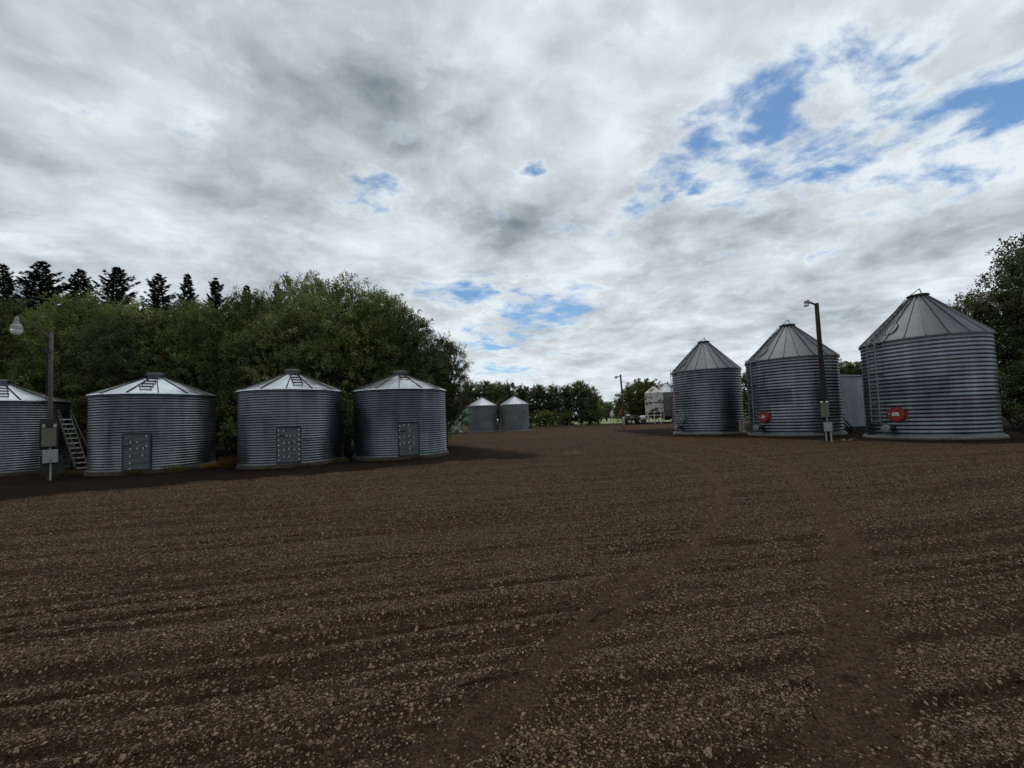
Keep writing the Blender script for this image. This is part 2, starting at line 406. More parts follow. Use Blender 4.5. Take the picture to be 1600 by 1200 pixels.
def terrain(X, Y):
    """height, track wear, dark loose soil and gravel richness at ground points"""
    U = X * math.cos(RA) + Y * math.sin(RA); V = -X * math.sin(RA) + Y * math.cos(RA)
    Vw = V + 0.35 * (vnoise(U * 0.13 + 5, V * 0.2) - 0.5) + 0.10 * (vnoise(U * 0.5, V * 0.7 + 9) - 0.5)
    r1 = vnoise(U * 0.18 + 3, Vw * 4.2); r2 = vnoise(U * 0.34 + 31, Vw * 10.5 + 7); r3 = vnoise(U * 0.9 + 11, Vw * 19 + 50)
    lump = vnoise(X * 7, Y * 7) * 0.6 + vnoise(X * 17 + 4, Y * 17) * 0.4
    dist = np.hypot(X, Y)
    fur = -0.020 * np.exp(-((r2 - 0.20) / 0.10) ** 2)
    h = 0.026 * (r1 - 0.5) + 0.034 * (r2 - 0.5) + 0.024 * (r3 - 0.5) + 0.024 * (lump - 0.5) + fur
    wob = 0.10 * (vnoise(X * 1.4, Y * 1.4 + 3) - 0.5)
    ta = polydist(X, Y, TRACK_A) + wob; tb = polydist(X, Y, TRACK_B) + wob
    trk = np.maximum(1 - sstep(ta, 0.08, 0.20), 1 - sstep(tb, 0.11, 0.25))
    lug = 0.007 * np.sin((X * 0.5 + Y) * 38 + 3 * lump)
    edge = np.maximum(np.exp(-((ta - 0.23) / 0.06) ** 2), np.exp(-((tb - 0.29) / 0.07) ** 2))
    h = h * (1 - 0.75 * trk) - 0.018 * trk + 0.010 * edge + lug * trk
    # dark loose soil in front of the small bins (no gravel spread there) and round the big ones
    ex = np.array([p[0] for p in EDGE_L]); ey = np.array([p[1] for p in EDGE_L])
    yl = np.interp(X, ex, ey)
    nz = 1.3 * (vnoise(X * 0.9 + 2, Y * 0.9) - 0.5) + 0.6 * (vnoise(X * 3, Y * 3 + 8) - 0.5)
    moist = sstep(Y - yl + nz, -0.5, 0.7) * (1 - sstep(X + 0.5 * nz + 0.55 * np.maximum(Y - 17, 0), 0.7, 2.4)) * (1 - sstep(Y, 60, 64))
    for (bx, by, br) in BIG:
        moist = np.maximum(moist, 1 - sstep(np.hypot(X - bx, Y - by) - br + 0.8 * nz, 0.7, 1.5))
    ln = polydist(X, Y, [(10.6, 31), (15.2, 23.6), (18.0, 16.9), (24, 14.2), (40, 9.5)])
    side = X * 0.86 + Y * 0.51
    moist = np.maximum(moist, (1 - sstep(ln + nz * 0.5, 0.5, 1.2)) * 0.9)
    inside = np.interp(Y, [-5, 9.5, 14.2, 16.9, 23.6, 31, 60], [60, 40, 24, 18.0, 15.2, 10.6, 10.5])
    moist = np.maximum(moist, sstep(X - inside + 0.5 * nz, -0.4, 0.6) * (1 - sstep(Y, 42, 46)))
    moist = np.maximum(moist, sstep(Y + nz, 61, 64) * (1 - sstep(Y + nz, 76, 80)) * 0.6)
    h = h * (1 - 0.5 * moist)
    rich = 0.10 + 0.90 * sstep(0.25 * r1 + 0.60 * r2 + 0.30 * r3, 0.40, 0.74)
    rich = rich * (1 - 0.93 * trk) * (1 - 0.92 * moist)
    fade = 1 - sstep(dist, 25, 70)
    return h * fade, trk * fade, moist, rich


def ground_z(x, y):
    h, _, _, _ = terrain(np.array([float(x)]), np.array([float(y)])); return float(h[0])


# ------------------------------------------------------------------ ground
def ground_material():
    m, t, b = mat('gravel_yard')
    pos = t.new('ShaderNodeNewGeometry').outputs['Position']
    A = lambda n: (lambda q: q)(t.new('ShaderNodeAttribute', attribute_name=n)).outputs['Fac']
    trk, moist, rich = A('track'), A('moist'), A('rich')
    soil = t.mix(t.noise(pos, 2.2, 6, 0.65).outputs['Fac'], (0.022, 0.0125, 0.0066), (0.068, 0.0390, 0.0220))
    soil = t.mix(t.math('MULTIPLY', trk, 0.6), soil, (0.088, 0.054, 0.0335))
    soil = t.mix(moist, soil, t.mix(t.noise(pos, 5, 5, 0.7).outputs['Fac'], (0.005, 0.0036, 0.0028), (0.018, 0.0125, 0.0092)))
    n_fine = t.noise(pos, 42, 6, 0.78); n_mid = t.noise(pos, 9, 5, 0.7)
    pit_shade = t.math('MULTIPLY', t.ramp(n_fine.outputs['Fac'], 0.36, 0.64, 0.30, 1.75, smooth=False), t.ramp(n_mid.outputs['Fac'], 0.3, 0.7, 0.65, 1.35, smooth=False))  # fine dark spots paint small shadow pits into the soil colour
    sv = t.vmath('SCALE', soil); t.l.new(pit_shade, sv.inputs['Scale']); soil = sv.outputs[0]
    # pebbles pressed into the soil
    colr = soil; hgt = None
    for sc_, th, seed in ((44.0, 0.66, 0.0), (85.0, 0.60, 3.3)):
        vo = t.new('ShaderNodeTexVoronoi', feature='F1'); t.put(vo.inputs['Vector'], t.mapping(pos, loc=(seed, seed, 0), scale=(1, 1, 0.3)))
        vo.inputs['Scale'].default_value = sc_
        cs = t.new('ShaderNodeSeparateColor'); t.l.new(vo.outputs['Color'], cs.inputs[0])
        size = t.math('MULTIPLY', cs.outputs[1], th)
        body = t.ramp(t.math('SUBTRACT', size, vo.outputs['Distance']), -0.03, 0.06)
        keep = t.math('LESS_THAN', cs.outputs[0], t.math('ADD', t.math('MULTIPLY', rich, 0.88), 0.05))
        k = t.math('MULTIPLY', body, keep)
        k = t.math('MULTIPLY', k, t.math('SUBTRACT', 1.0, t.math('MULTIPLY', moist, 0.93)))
        stone = t.mix(cs.outputs[2], (0.105, 0.062, 0.036), (0.38, 0.255, 0.160))
        colr = t.mix(k, colr, stone)
        dome = t.math('MULTIPLY', k, t.math('SUBTRACT', 1.0, vo.outputs['Distance']))
        hgt = dome if hgt is None else t.math('MAXIMUM', hgt, dome)
    # beyond the yard the land is rough grass
    far = t.ramp(t.math('SUBTRACT', t.new('ShaderNodeAttribute', attribute_name='grass').outputs['Fac'], 0.5), -0.3, 0.3)
    colr = t.mix(far, colr, t.mix(t.noise(pos, 0.4, 6, 0.7).outputs['Fac'], (0.05, 0.055, 0.02), (0.10, 0.11, 0.04)))
    t.l.new(colr, b.inputs['Base Color']); b.inputs['Roughness'].default_value = 0.92
    b.inputs['Specular IOR Level'].default_value = 0.03
    bp = t.new('ShaderNodeBump'); bp.inputs['Strength'].default_value = 1.0; bp.inputs['Distance'].default_value = 0.030
    hh = t.math('ADD', t.math('MULTIPLY', hgt, 1.0), t.math('MULTIPLY', t.noise(pos, 26, 7, 0.8).outputs['Fac'], 1.3))
    t.l.new(hh, bp.inputs['Height']); t.l.new(bp.outputs[0], b.inputs['Normal'])
    return m


def build_ground():
    th = np.concatenate([np.linspace(-72, 72, 620), np.linspace(76, 284, 50)]) * math.pi / 180
    rr = np.concatenate([[0.25, 0.6, 0.9], np.geomspace(1.2, 70, 500), np.geomspace(80, 4000, 26)])
    TH, RR = np.meshgrid(th, rr)
    X = RR * np.sin(TH); Y = RR * np.cos(TH)
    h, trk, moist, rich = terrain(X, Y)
    n, k = X.shape
    V = np.stack([X.ravel(), Y.ravel(), h.ravel()], 1)
    V = np.vstack([V, [[0, 0, 0]]])
    i = np.arange(n - 1)[:, None]; j = np.arange(k)[None, :]; j2 = (j + 1) % k
    F = np.stack([i * k + j, i * k + j2, (i + 1) * k + j2, (i + 1) * k + j], -1).reshape(-1, 4)[:, ::-1]
    c = n * k; jj = np.arange(k)
    Fc = np.stack([np.full(k, c), (jj + 1) % k, jj, jj], 1)
    me = np_mesh('ground', V, F, M_GROUND, True)
    grass = np.maximum(sstep(RR, 92, 100), 0)
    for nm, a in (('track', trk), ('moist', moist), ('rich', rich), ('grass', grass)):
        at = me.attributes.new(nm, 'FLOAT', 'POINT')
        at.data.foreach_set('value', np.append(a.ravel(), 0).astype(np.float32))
    return tag(obj('ground', me), 'dark brown graded gravel yard with two curving tyre tracks', kind='structure')


M_GROUND = ground_material()
GROUND = build_ground()

# lawn beyond the yard
mbl = MB(); mbl.add([(13, 83, 0.03), (40, 79, 0.03), (75, 210, 0.03), (28, 210, 0.03)], [(0, 1, 2, 3)])
lm, lt, lb = mat('mown_lawn')
_p = lt.new('ShaderNodeNewGeometry').outputs['Position']
lt.l.new(lt.mix(lt.noise(_p, 0.5, 6, 0.7).outputs['Fac'], (0.12, 0.17, 0.045), (0.20, 0.26, 0.08)), lb.inputs['Base Color'])
lb.inputs['Roughness'].default_value = 0.9
tag(mbl.build('lawn', lm), 'strip of bright green lawn beyond the yard', kind='structure')


# ------------------------------------------------------------------ loose gravel
def stone_meshes():
    mm, t, b = mat('field_stone')
    oi = t.new('ShaderNodeObjectInfo').outputs['Random']
    cr = t.new('ShaderNodeValToRGB'); t.l.new(oi, cr.inputs[0])
    e = cr.color_ramp.elements; e[0].position = 0; e[0].color = (0.030, 0.020, 0.013, 1); e[1].position = 1; e[1].color = (0.34, 0.265, 0.195, 1)
    for p, c in ((0.35, (0.090, 0.056, 0.034, 1)), (0.6, (0.155, 0.100, 0.062, 1)), (0.80, (0.21, 0.145, 0.094, 1)), (0.9, (0.18, 0.105, 0.060, 1))):
        q = e.new(p); q.color = c
    pos = t.new('ShaderNodeTexCoord').outputs['Object']
    cc = t.mix(0.35, cr.outputs[0], t.noise(pos, 3.0, 4, 0.6).outputs['Fac'], 'MULTIPLY')
    t.l.new(cc, b.inputs['Base Color']); b.inputs['Roughness'].default_value = 0.8; b.inputs['Specular IOR Level'].default_value = 0.15
    res = []
    import bmesh
    for i in range(7):
        bm = bmesh.new(); bmesh.ops.create_icosphere(bm, subdivisions=2 if i < 3 else 1, radius=1.0)
        r2 = np.random.default_rng(100 + i)
        ax = r2.uniform(0.6, 1.0, 3); ax[2] *= 0.75
        pl = [(Vector(r2.normal(size=3)).normalized(), r2.uniform(0.55, 0.85)) for _ in range(6)]
        for v in bm.verts:
            co = v.co.copy()
            for nrm, dd in pl:
                k = co.dot(nrm) - dd
                if k > 0: co -= nrm * k * 0.9
            v.co = Vector((co.x * ax[0], co.y * ax[1], co.z * ax[2])) * (1 + 0.06 * r2.normal())
        me = bpy.data.meshes.new('stone'); bm.to_mesh(me); bm.free(); me.materials.append(mm)
        me.polygons.foreach_set('use_smooth', [True] * len(me.polygons))
        res.append(me)
    return res


STONES = stone_meshes()


def gravel():
    pts = []; 
    # candidate points, thinned by gravel richness; farther out only the larger stones
    for (r0, r1, dens, lo, hi) in ((1.2, 3.2, 12500, 0.0019, 0.0098), (3.2, 6.0, 6500, 0.0028, 0.0102), (6.0, 10.0, 1800, 0.0055, 0.013), (10, 17, 300, 0.011, 0.018)):
        area = 0.5 * (r1 * r1 - r0 * r0) * R_(134)
        n = int(area * dens)
        th = rng.uniform(R_(-67), R_(67), n); r = np.sqrt(rng.uniform(r0 * r0, r1 * r1, n))
        x = r * np.sin(th); y = r * np.cos(th)
        h, trk, moist, rich = terrain(x, y)
        clump = vnoise(x * 4 + 7, y * 4)
        keep = rng.random(n) < np.clip(0.10 + 0.95 * rich, 0, 1) * (0.55 + 0.6 * clump) * (1 - 0.55 * trk) * (1 - 0.93 * moist)
        s = lo + (hi - lo) * rng.random(n) ** 4.5
        for a in (1,):
            pts.append(np.stack([x, y, h, s], 1)[keep])
    P = np.vstack(pts)
    # the largest near stones become single parts of the ground
    d = np.hypot(P[:, 0], P[:, 1]); app = P[:, 3] / d
    order = np.argsort(-app); big = order[:280]
    for q in big:
        x, y, z, s = P[q]; s *= 1.15
        o = obj('stone', STONES[rng.integers(0, 3)], GROUND)
        o.location = (x, y, z + s * 0.20); o.rotation_euler = (rng.uniform(-.4, .4), rng.uniform(-.4, .4), rng.uniform(0, 6.28)); o.scale = (s, s * rng.uniform(.8, 1.2), s)
    P = P[order[280:]]
    n = len(P)
    me = bpy.data.meshes.new('gravel'); me.vertices.add(n)
    co = P[:, :3].copy(); co[:, 2] += P[:, 3] * 0.20
    me.vertices.foreach_set('co', co.astype(np.float32).ravel())
    at = me.attributes.new('size', 'FLOAT', 'POINT'); at.data.foreach_set('value', P[:, 3].astype(np.float32))
    at = me.attributes.new('turn', 'FLOAT_VECTOR', 'POINT')
    rt = np.stack([rng.uniform(-.5, .5, n), rng.uniform(-.5, .5, n), rng.uniform(0, 6.28, n)], 1); at.data.foreach_set('vector', rt.astype(np.float32).ravel())
    at = me.attributes.new('pick', 'INT', 'POINT'); at.data.foreach_set('value', rng.integers(0, 4, n).astype(np.int32))
    me.materials.append(STONES[0].materials[0])
    o = tag(obj('gravel', me), 'loose brown gravel spread over the yard', kind='stuff')
    ng = bpy.data.node_groups.new('gravel_scatter', 'GeometryNodeTree')
    ng.interface.new_socket('Geometry', in_out='INPUT', socket_type='NodeSocketGeometry')
    ng.interface.new_socket('Geometry', in_out='OUTPUT', socket_type='NodeSocketGeometry')
    N = ng.nodes; L = ng.links
    gi = N.new('NodeGroupInput'); go = N.new('NodeGroupOutput')
    m2p = N.new('GeometryNodeMeshToPoints'); L.new(gi.outputs[0], m2p.inputs['Mesh'])
    gj = N.new('GeometryNodeGeometryToInstance')
    # stone prototypes: kept far below the ground as parts of nothing, read through Object Info
    iop = N.new('GeometryNodeInstanceOnPoints'); L.new(m2p.outputs[0], iop.inputs['Points'])
    for k in range(3, 7):
        src = STONES[k]
        # rebuild each prototype inside the node tree from an icosphere set to this shape
        pass
    N.remove(gj)
    def named(nm, dt):
        a = N.new('GeometryNodeInputNamedAttribute'); a.data_type = dt; a.inputs[0].default_value = nm
        return [q for q in a.outputs if q.enabled][0]
    ico = N.new('GeometryNodeMeshIcoSphere'); ico.inputs['Subdivisions'].default_value = 2; ico.inputs['Radius'].default_value = 1.0
    insts = N.new('GeometryNodeGeometryToInstance')
    protos = []
    for k in range(4):
        sp = N.new('GeometryNodeSetPosition'); L.new(ico.outputs[0], sp.inputs['Geometry'])
        nz = N.new('ShaderNodeTexNoise'); nz.noise_dimensions = '4D'; nz.inputs['W'].default_value = 3.7 * k; nz.inputs['Scale'].default_value = 1.1; nz.inputs['Detail'].default_value = 1.0
        sub = N.new('ShaderNodeVectorMath'); sub.operation = 'SUBTRACT'; sub.inputs[1].default_value = (0.5, 0.5, 0.5); L.new(nz.outputs['Color'], sub.inputs[0])
        scv = N.new('ShaderNodeVectorMath'); scv.operation = 'SCALE'; scv.inputs['Scale'].default_value = 1.3; L.new(sub.outputs[0], scv.inputs[0])
        L.new(scv.outputs[0], sp.inputs['Offset'])
        tr = N.new('GeometryNodeTransform'); L.new(sp.outputs[0], tr.inputs['Geometry']); tr.inputs['Scale'].default_value = (0.95, 0.72 + 0.06 * k, 0.60)
        sm = N.new('GeometryNodeSetMaterial'); L.new(tr.outputs[0], sm.inputs['Geometry']); sm.inputs['Material'].default_value = STONES[0].materials[0]
        protos.append(sm)
    for pnode in protos[::-1]: L.new(pnode.outputs[0], insts.inputs[0])
    L.new(insts.outputs[0], iop.inputs['Instance']); iop.inputs['Pick Instance'].default_value = True
    L.new(named('pick', 'INT'), iop.inputs['Instance Index'])
    L.new(named('turn', 'FLOAT_VECTOR'), iop.inputs['Rotation'])
    L.new(named('size', 'FLOAT'), iop.inputs['Scale'])
    L.new(iop.outputs[0], go.inputs[0])
    md = o.modifiers.new('scatter', 'NODES'); md.node_group = ng
    print('gravel stones', n)


gravel()


# ------------------------------------------------------------------ grain bins
def sheet_mesh(name, R, z0, z1, ridges, amp, deg, material, per=8, segs=20):
    """one curved corrugated wall sheet; its far end laps 3 mm over the next one"""
    a0, a1 = 0.0, R_(deg + 1.2)
    th = np.linspace(a0, a1, segs + 1)
    z = np.linspace(z0, z1, ridges * per + 1)
    ph = np.cos(2 * np.pi * (z - z0) / ((z1 - z0) / ridges))
    TH, Z = np.meshgrid(th, z); PH = np.repeat(ph[:, None], segs + 1, 1)
    rad = R + amp * PH + 0.004 * (TH / a1)
    V = np.stack([rad * np.cos(TH), rad * np.sin(TH), Z], -1).reshape(-1, 3)
    i = np.arange(len(z) - 1)[:, None]; j = np.arange(segs)[None, :]; k = segs + 1
    F = np.stack([i * k + j, i * k + j + 1, (i + 1) * k + j + 1, (i + 1) * k + j], -1).reshape(-1, 4)
    return np_mesh(name, V, F, material, True)


def panel_mesh(name, N, r0, z0, r1, z1, material, rib=0.03, ribw=0.045, lip=0.05, sag=0.0):
    """one flat roof sector between two ribs, with its rib and a turned-down eave lip"""
    mb = MB(); a = math.pi / N
    def P(r, th, z): return (r * math.cos(th), r * math.sin(th), z)
    t = 0.012; ns = 6
    for k in range(ns):
        p, q = -a + 2 * a * k / ns, -a + 2 * a * (k + 1) / ns
        mb.add([P(r1, p, z1), P(r1, q, z1), P(r0, q, z0), P(r0, p, z0), P(r1, p, z1 - lip), P(r1, q, z1 - lip), P(r1 - .02, q, z1 - lip), P(r1 - .02, p, z1 - lip),
                P(r1 - .02, p, z1 - t), P(r1 - .02, q, z1 - t), P(r0, q, z0 - t), P(r0, p, z0 - t)],
               [(0, 1, 2, 3), (4, 5, 1, 0), (7, 6, 5, 4), (8, 9, 6, 7), (11, 10, 9, 8)])
    if rib:
        # rib along the edge at angle a
        ta0 = a - ribw / r1 * 0.5; ta1 = a + ribw / r1 * 0.5
        tb0 = a - ribw / r0 * 0.35; tb1 = a + ribw / r0 * 0.35
        mb.hexa([P(r1 + .004, ta0, z1 - .004), P(r1 + .004, ta1, z1 - .004), P(r0, tb1, z0 - .004), P(r0, tb0, z0 - .004),
                 P(r1 + .004, ta0 + .2 * (ta1 - ta0), z1 + rib), P(r1 + .004, ta1 - .2 * (ta1 - ta0), z1 + rib), P(r0, tb1, z0 + rib), P(r0, tb0, z0 + rib)])
    return mb.mesh(name, material)


def wall_rings(root, me_tiers, nsheet, offs):
    for t_, me in enumerate(me_tiers):
        for s_ in range(nsheet):
            obj('wall_sheet', me, root, rotz(2 * math.pi * s_ / nsheet + offs * t_))


def frame_at(theta, r, z):
    """local frame on the wall: x along tangent, y outward, z up"""
    c, s = math.cos(theta), math.sin(theta)
    M = Matrix(((s, c, 0, r * c), (-c, s, 0, r * s), (0, 0, 1, z), (0, 0, 0, 1)))
    return M


# ---- small bins
RS = 2.10
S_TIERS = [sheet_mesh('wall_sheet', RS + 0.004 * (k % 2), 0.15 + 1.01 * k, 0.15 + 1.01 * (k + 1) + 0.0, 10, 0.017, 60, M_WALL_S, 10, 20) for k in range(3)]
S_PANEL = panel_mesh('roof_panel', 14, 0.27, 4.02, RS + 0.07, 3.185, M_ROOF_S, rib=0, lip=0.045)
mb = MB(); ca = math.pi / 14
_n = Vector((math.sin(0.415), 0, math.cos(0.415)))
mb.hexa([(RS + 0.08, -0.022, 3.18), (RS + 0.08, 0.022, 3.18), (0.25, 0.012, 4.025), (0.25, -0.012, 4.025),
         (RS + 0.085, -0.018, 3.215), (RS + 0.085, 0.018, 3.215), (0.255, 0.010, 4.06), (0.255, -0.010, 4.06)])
S_SEAM_SHADE = mb.mesh('shaded_seam_rib', M_DARK)  # seam ribs coloured near-black: the shade on their sides is painted in
mb = MB(); mb.lathe([(0.0, 4.20), (0.30, 4.19), (0.33, 4.17), (0.33, 4.09), (0.285, 4.085), (0.285, 3.98), (0.26, 3.98)], 28)
S_CAP = mb.mesh('roof_cap', M_ROOF_B)
mb = MB(); mb.lathe([(0.0, 0.14), (RS + 0.07, 0.14), (RS + 0.085, 0.12), (RS + 0.10, -0.12)], 64)
S_BASE = mb.mesh('foundation', M_CONC_D)
mb = MB(); mb.lathe([(RS - 0.02, 0.20), (RS + 0.035, 0.19), (RS + 0.045, 0.147), (RS + 0.06, 0.146)], 72)
S_SILL = mb.mesh('bottom_ring', M_STEEL)
mb = MB(); mb.lathe([(RS + 0.0, 3.12), (RS + 0.03, 3.10), (RS + 0.03, 3.185), (RS - 0.0, 3.19)], 72)
S_EAVE_SHADE = mb.mesh('eave_ring', M_DARK)  # ring coloured near-black to paint the shadow line under the eave
# door: frame, boards, bolts, latch (local: x width, y outward, z up)
DW, DH = 0.80, 1.40
mb = MB()
for sx in (-1, 1): mb.box((sx * (DW / 2 + 0.02), -0.03, DH / 2), (0.05, 0.13, DH + 0.06))
mb.box((0, -0.03, DH + 0.012), (DW - 0.012, 0.128, 0.045)); mb.box((0, -0.03, -0.012), (DW - 0.012, 0.128, 0.045))
D_FRAME = mb.mesh('door', plain('dark_door_frame', (0.022, 0.026, 0.028), 0.6, 0.2))
BH = (DH - 0.04) / 5
mb = MB(); mb.box((0, 0, 0), (DW - 0.008, 0.028, BH - 0.012)); mb.box((0, 0.017, BH * 0.36), (DW - 0.02, 0.010, 0.03))
D_BOARD = mb.mesh('door_board', M_DOOR)
mb = MB(); mb.box((0, 0, 0), (0.048, 0.018, 0.075), bev=0.01); D_BOLT = mb.mesh('bolt', M_BOLT)
mb = MB(); mb.box((0, 0, 0), (0.20, 0.03, 0.035)); mb.box((-0.08, 0.025, 0), (0.03, 0.03, 0.09)); D_LATCH = mb.mesh('latch', M_DARK)
# roof rungs
mb = MB(); mb.box((0, 0, 0), (0.05, 0.40, 0.05)); mb.box((0, -0.17, -0.05), (0.03, 0.03, 0.07)); mb.box((0, 0.17, -0.05), (0.03, 0.03, 0.07))
S_RUNG = mb.mesh('roof_rung', M_DARK)


def small_bin(i, label, bolts):
    x, y, r = SMALL[i]
    root = thing('grain_bin', (x, y, 0), label, 'grain bin', 'short corrugated bins under the trees', 0, (r / RS, r / RS, 1))
    obj('foundation', S_BASE, root); obj('bottom_ring', S_SILL, root)
    wall_rings(root, S_TIERS, 6, R_(27) + 0.05 * i)
    obj('eave_ring', S_EAVE_SHADE, root)
    facing = math.atan2(-y, -x)
    ph = facing + R_([14, 1.5, -6, -1.4][i])
    for k in range(14):
        obj('roof_panel', S_PANEL, root, rotz(ph + ca * (2 * k + 1)))
        obj('shaded_seam_rib', S_SEAM_SHADE, root, rotz(ph + ca * 2 * k))
    obj('roof_cap', S_CAP, root)
    th = ph + ca * (-1 if i < 2 else 1)
    for k in range(4 if i < 3 else 2):
        s = 0.24 + 0.17 * k if i < 3 else 0.62 + 0.2 * k
        rr = RS + 0.07 + (0.27 - RS - 0.07) * s; zz = 3.185 + (4.02 - 3.185) * s
        obj('roof_rung', S_RUNG, root, rotz(th) @ Matrix.Translation((rr, 0, zz + 0.075)))
    if i:
        th = R_([0, -63.9, -65.4, -66.2][i]); dz = [0, 0.17, 0.20, 0.19][i]
        dr = obj('door', D_FRAME, root, frame_at(th, RS + 0.035, dz))
        for k in range(5):
            obj('door_board', D_BOARD, dr, Matrix.Translation((0, 0.01 + 0.002 * (k % 2), 0.02 + BH * (k + 0.5))))
        for (bx, bz) in bolts:
            obj('bolt', D_BOLT, dr, Matrix.Translation((-bx, 0.042, bz)) @ Matrix.Rotation(random.uniform(-.3, .3), 4, 'Y'))
        obj('latch', D_LATCH, dr, Matrix.Translation((0.28, 0.05, 1.08 if i > 1 else 0.95)))
    return root


edge = lambda: [(sx * 0.37, z) for sx in (-1, 1) for z in np.linspace(0.12, 1.3, 7)]
small_bin(0, 'short galvanised grain bin cut off by the left edge, behind the light pole', [])
small_bin(1, 'short galvanised grain bin just right of the light pole and stairs', [(-.18, 1.08), (.02, 1.08), (-.18, .82), (.02, .82), (.2, .82), (-.2, .55), (.18, .55), (-.2, .28), (-.2, .06), (.3, .9), (.3, 1.3)])
small_bin(2, 'middle short galvanised grain bin with rust-orange weed at its left foot',
          edge() + [(-.18, 1.28), (-.08, 1.08), (.05, 1.06), (-.18, .80), (0, .80), (.2, .82), (-.18, .52), (0, .54), (.2, .52), (-.18, .25), (0, .25), (.2, 1.06)])
small_bin(3, 'short galvanised grain bin at the right end of its row, nearest the far pair',
          [(-.2, 1.34), (0, 1.34), (.02, 1.08), (-.2, .82), (0, .84), (.2, .80), (-.2, .54), (0, .56), (.2, .52), (.02, .28), (-.38, 1.3), (-.38, 1.1), (-.38, .8), (-.38, .5)])

# ---- big bins
RB = 2.37
B_TIERS = [sheet_mesh('wall_sheet', RB + 0.005 * (k % 2), 0.16 + 0.908 * k, 0.16 + 0.908 * (k + 1), 5, 0.0135, 60, M_WALL_B, 12, 22) for k in range(5)]
B_PANEL = panel_mesh('roof_panel', 20, 0.36, 6.92, RB + 0.07, 4.72, M_ROOF_B, rib=0.06, ribw=0.07, lip=0.07)
mb = MB(); mb.lathe([(0.0, 7.07), (0.38, 7.06), (0.43, 7.03), (0.43, 6.98), (0.37, 6.96), (0.37, 6.86), (0.33, 6.86)], 32)
B_CAP = mb.mesh('roof_cap', plain('rusty_cap', (0.045, 0.032, 0.027), 0.6, 0.4, 0.3))
mb = MB(); mb.bar((-0.32, 0, 7.06), (0.08, 0.02, 7.36), 0.022); mb.bar((0.08, 0.02, 7.36), (0.15, 0.0, 7.05), 0.026); mb.bar((-0.32, -0.1, 7.065), (-0.32, 0.1, 7.065), 0.02)
B_LEVER = mb.mesh('lid_lever', M_STEEL)
mb = MB(); mb.lathe([(0.0, 0.155), (RB + 0.12, 0.15), (RB + 0.15, 0.12), (RB + 0.17, 0.07)], 72)
mb.m = 1; mb.lathe([(RB + 0.172, 0.068), (RB + 0.24, -0.15)], 72)
B_BASE = mb.mesh('foundation', [M_CONC, M_CONC_D])
mb = MB(); mb.lathe([(RB - 0.03, 0.24), (RB + 0.035, 0.22), (RB + 0.045, 0.16), (RB + 0.08, 0.158)], 72)
B_SILL = mb.mesh('bottom_ring', M_WALL_B)
mb = MB(); mb.lathe([(RB + 0.005, 4.66), (RB + 0.05, 4.65), (RB + 0.05, 4.70), (RB, 4.71)], 72)
B_EAVE = mb.mesh('eave_ring', M_STEEL)
# manhole (local frame x tangent, y outward, z up; centre at 0)
toY = Matrix.Rotation(R_(-90), 4, 'X')       # lathe axis z -> outward y


def disc(prof, material, n=28, name='disc'):
    q = MB(); q.lathe([(r, z) for r, z in prof], n, M=toY); return q.mesh(name, material)


HATCH_RED = disc([(0, 0.100), (0.25, 0.097), (0.27, 0.085), (0.275, 0.095), (0.31, 0.095), (0.33, 0.075), (0.335, 0.02)], M_RED, 32, 'manhole_door')
HATCH_GREY = disc([(0, 0.100), (0.25, 0.097), (0.27, 0.085), (0.275, 0.095), (0.31, 0.095), (0.33, 0.075), (0.335, 0.02)], M_STEEL, 32, 'manhole_door')
mbx = MB(); mbx.lathe([(0.34, 0.045), (0.375, 0.04), (0.38, -0.09)], 32, M=toY)
RING_RED = mbx.mesh('manhole_frame', plain('dark_red_frame', (0.10, 0.012, 0.010), 0.6)); RING_GREY = mbx.mesh('manhole_frame', M_STEEL)
mbx = MB(); mbx.box((-0.37, -0.01, 0.0), (0.09, 0.07, 0.34), bev=0.025); mbx.box((-0.41, 0.0, 0.16), (0.04, 0.06, 0.07)); mbx.box((-0.41, 0.0, -0.16), (0.04, 0.06, 0.07))
HINGE_RED = mbx.mesh('hinge', plain('hinge_red', (0.16, 0.016, 0.012), 0.6)); HINGE_GREY = mbx.mesh('hinge', M_STEEL)
mbx = MB(); mbx.box((0, 0.106, 0.03), (0.26, 0.012, 0.16)); PLATE = mbx.mesh('label_plate', M_WHITE)
mbx = MB()
for k, (xx, zz, ww, hh) in enumerate([(-.10, .06, .012, .07), (-.085, .05, .03, .012), (-.07, .045, .012, .05), (-.03, .07, .045, .012), (-.012, .045, .012, .05), (-.03, .045, .04, .012), (-.03, .02, .045, .012), (-.05, .06, .012, .03), (.03, .045, .012, .06), (.05, .07, .03, .012), (.05, .02, .03, .012), (.068, .045, .012, .06), (0, -.02, .20, .010)]):
    mbx.box((-xx, 0.1135, zz), (ww, 0.003, hh))
PRINT = mbx.mesh('printed_marks', M_INK)
mbx = MB(); mbx.lathe([(0, 0.125), (0.035, 0.12), (0.045, 0.10)], 14, M=toY); KNOB = mbx.mesh('knob', M_WHITE)
# unload tube: stub with lid
mbx = MB(); mbx.tube([(0, -0.10, 0.02), (0, 0.42, -0.05)], 0.155, 20); TUBE = mbx.mesh('unload_tube', plain('tube_steel', (0.05, 0.052, 0.054), 0.55, 0.6), True)
mbx = MB(); mbx.lathe([(0, 0.455), (0.13, 0.452), (0.185, 0.44), (0.195, 0.40), (0.16, 0.398)], 24, c=(0, 0, -0.055), M=toY)
mbx.bar((-0.06, 0.47, -0.055), (0.06, 0.47, -0.055), 0.012); LID = mbx.mesh('tube_lid', M_STEEL_L)
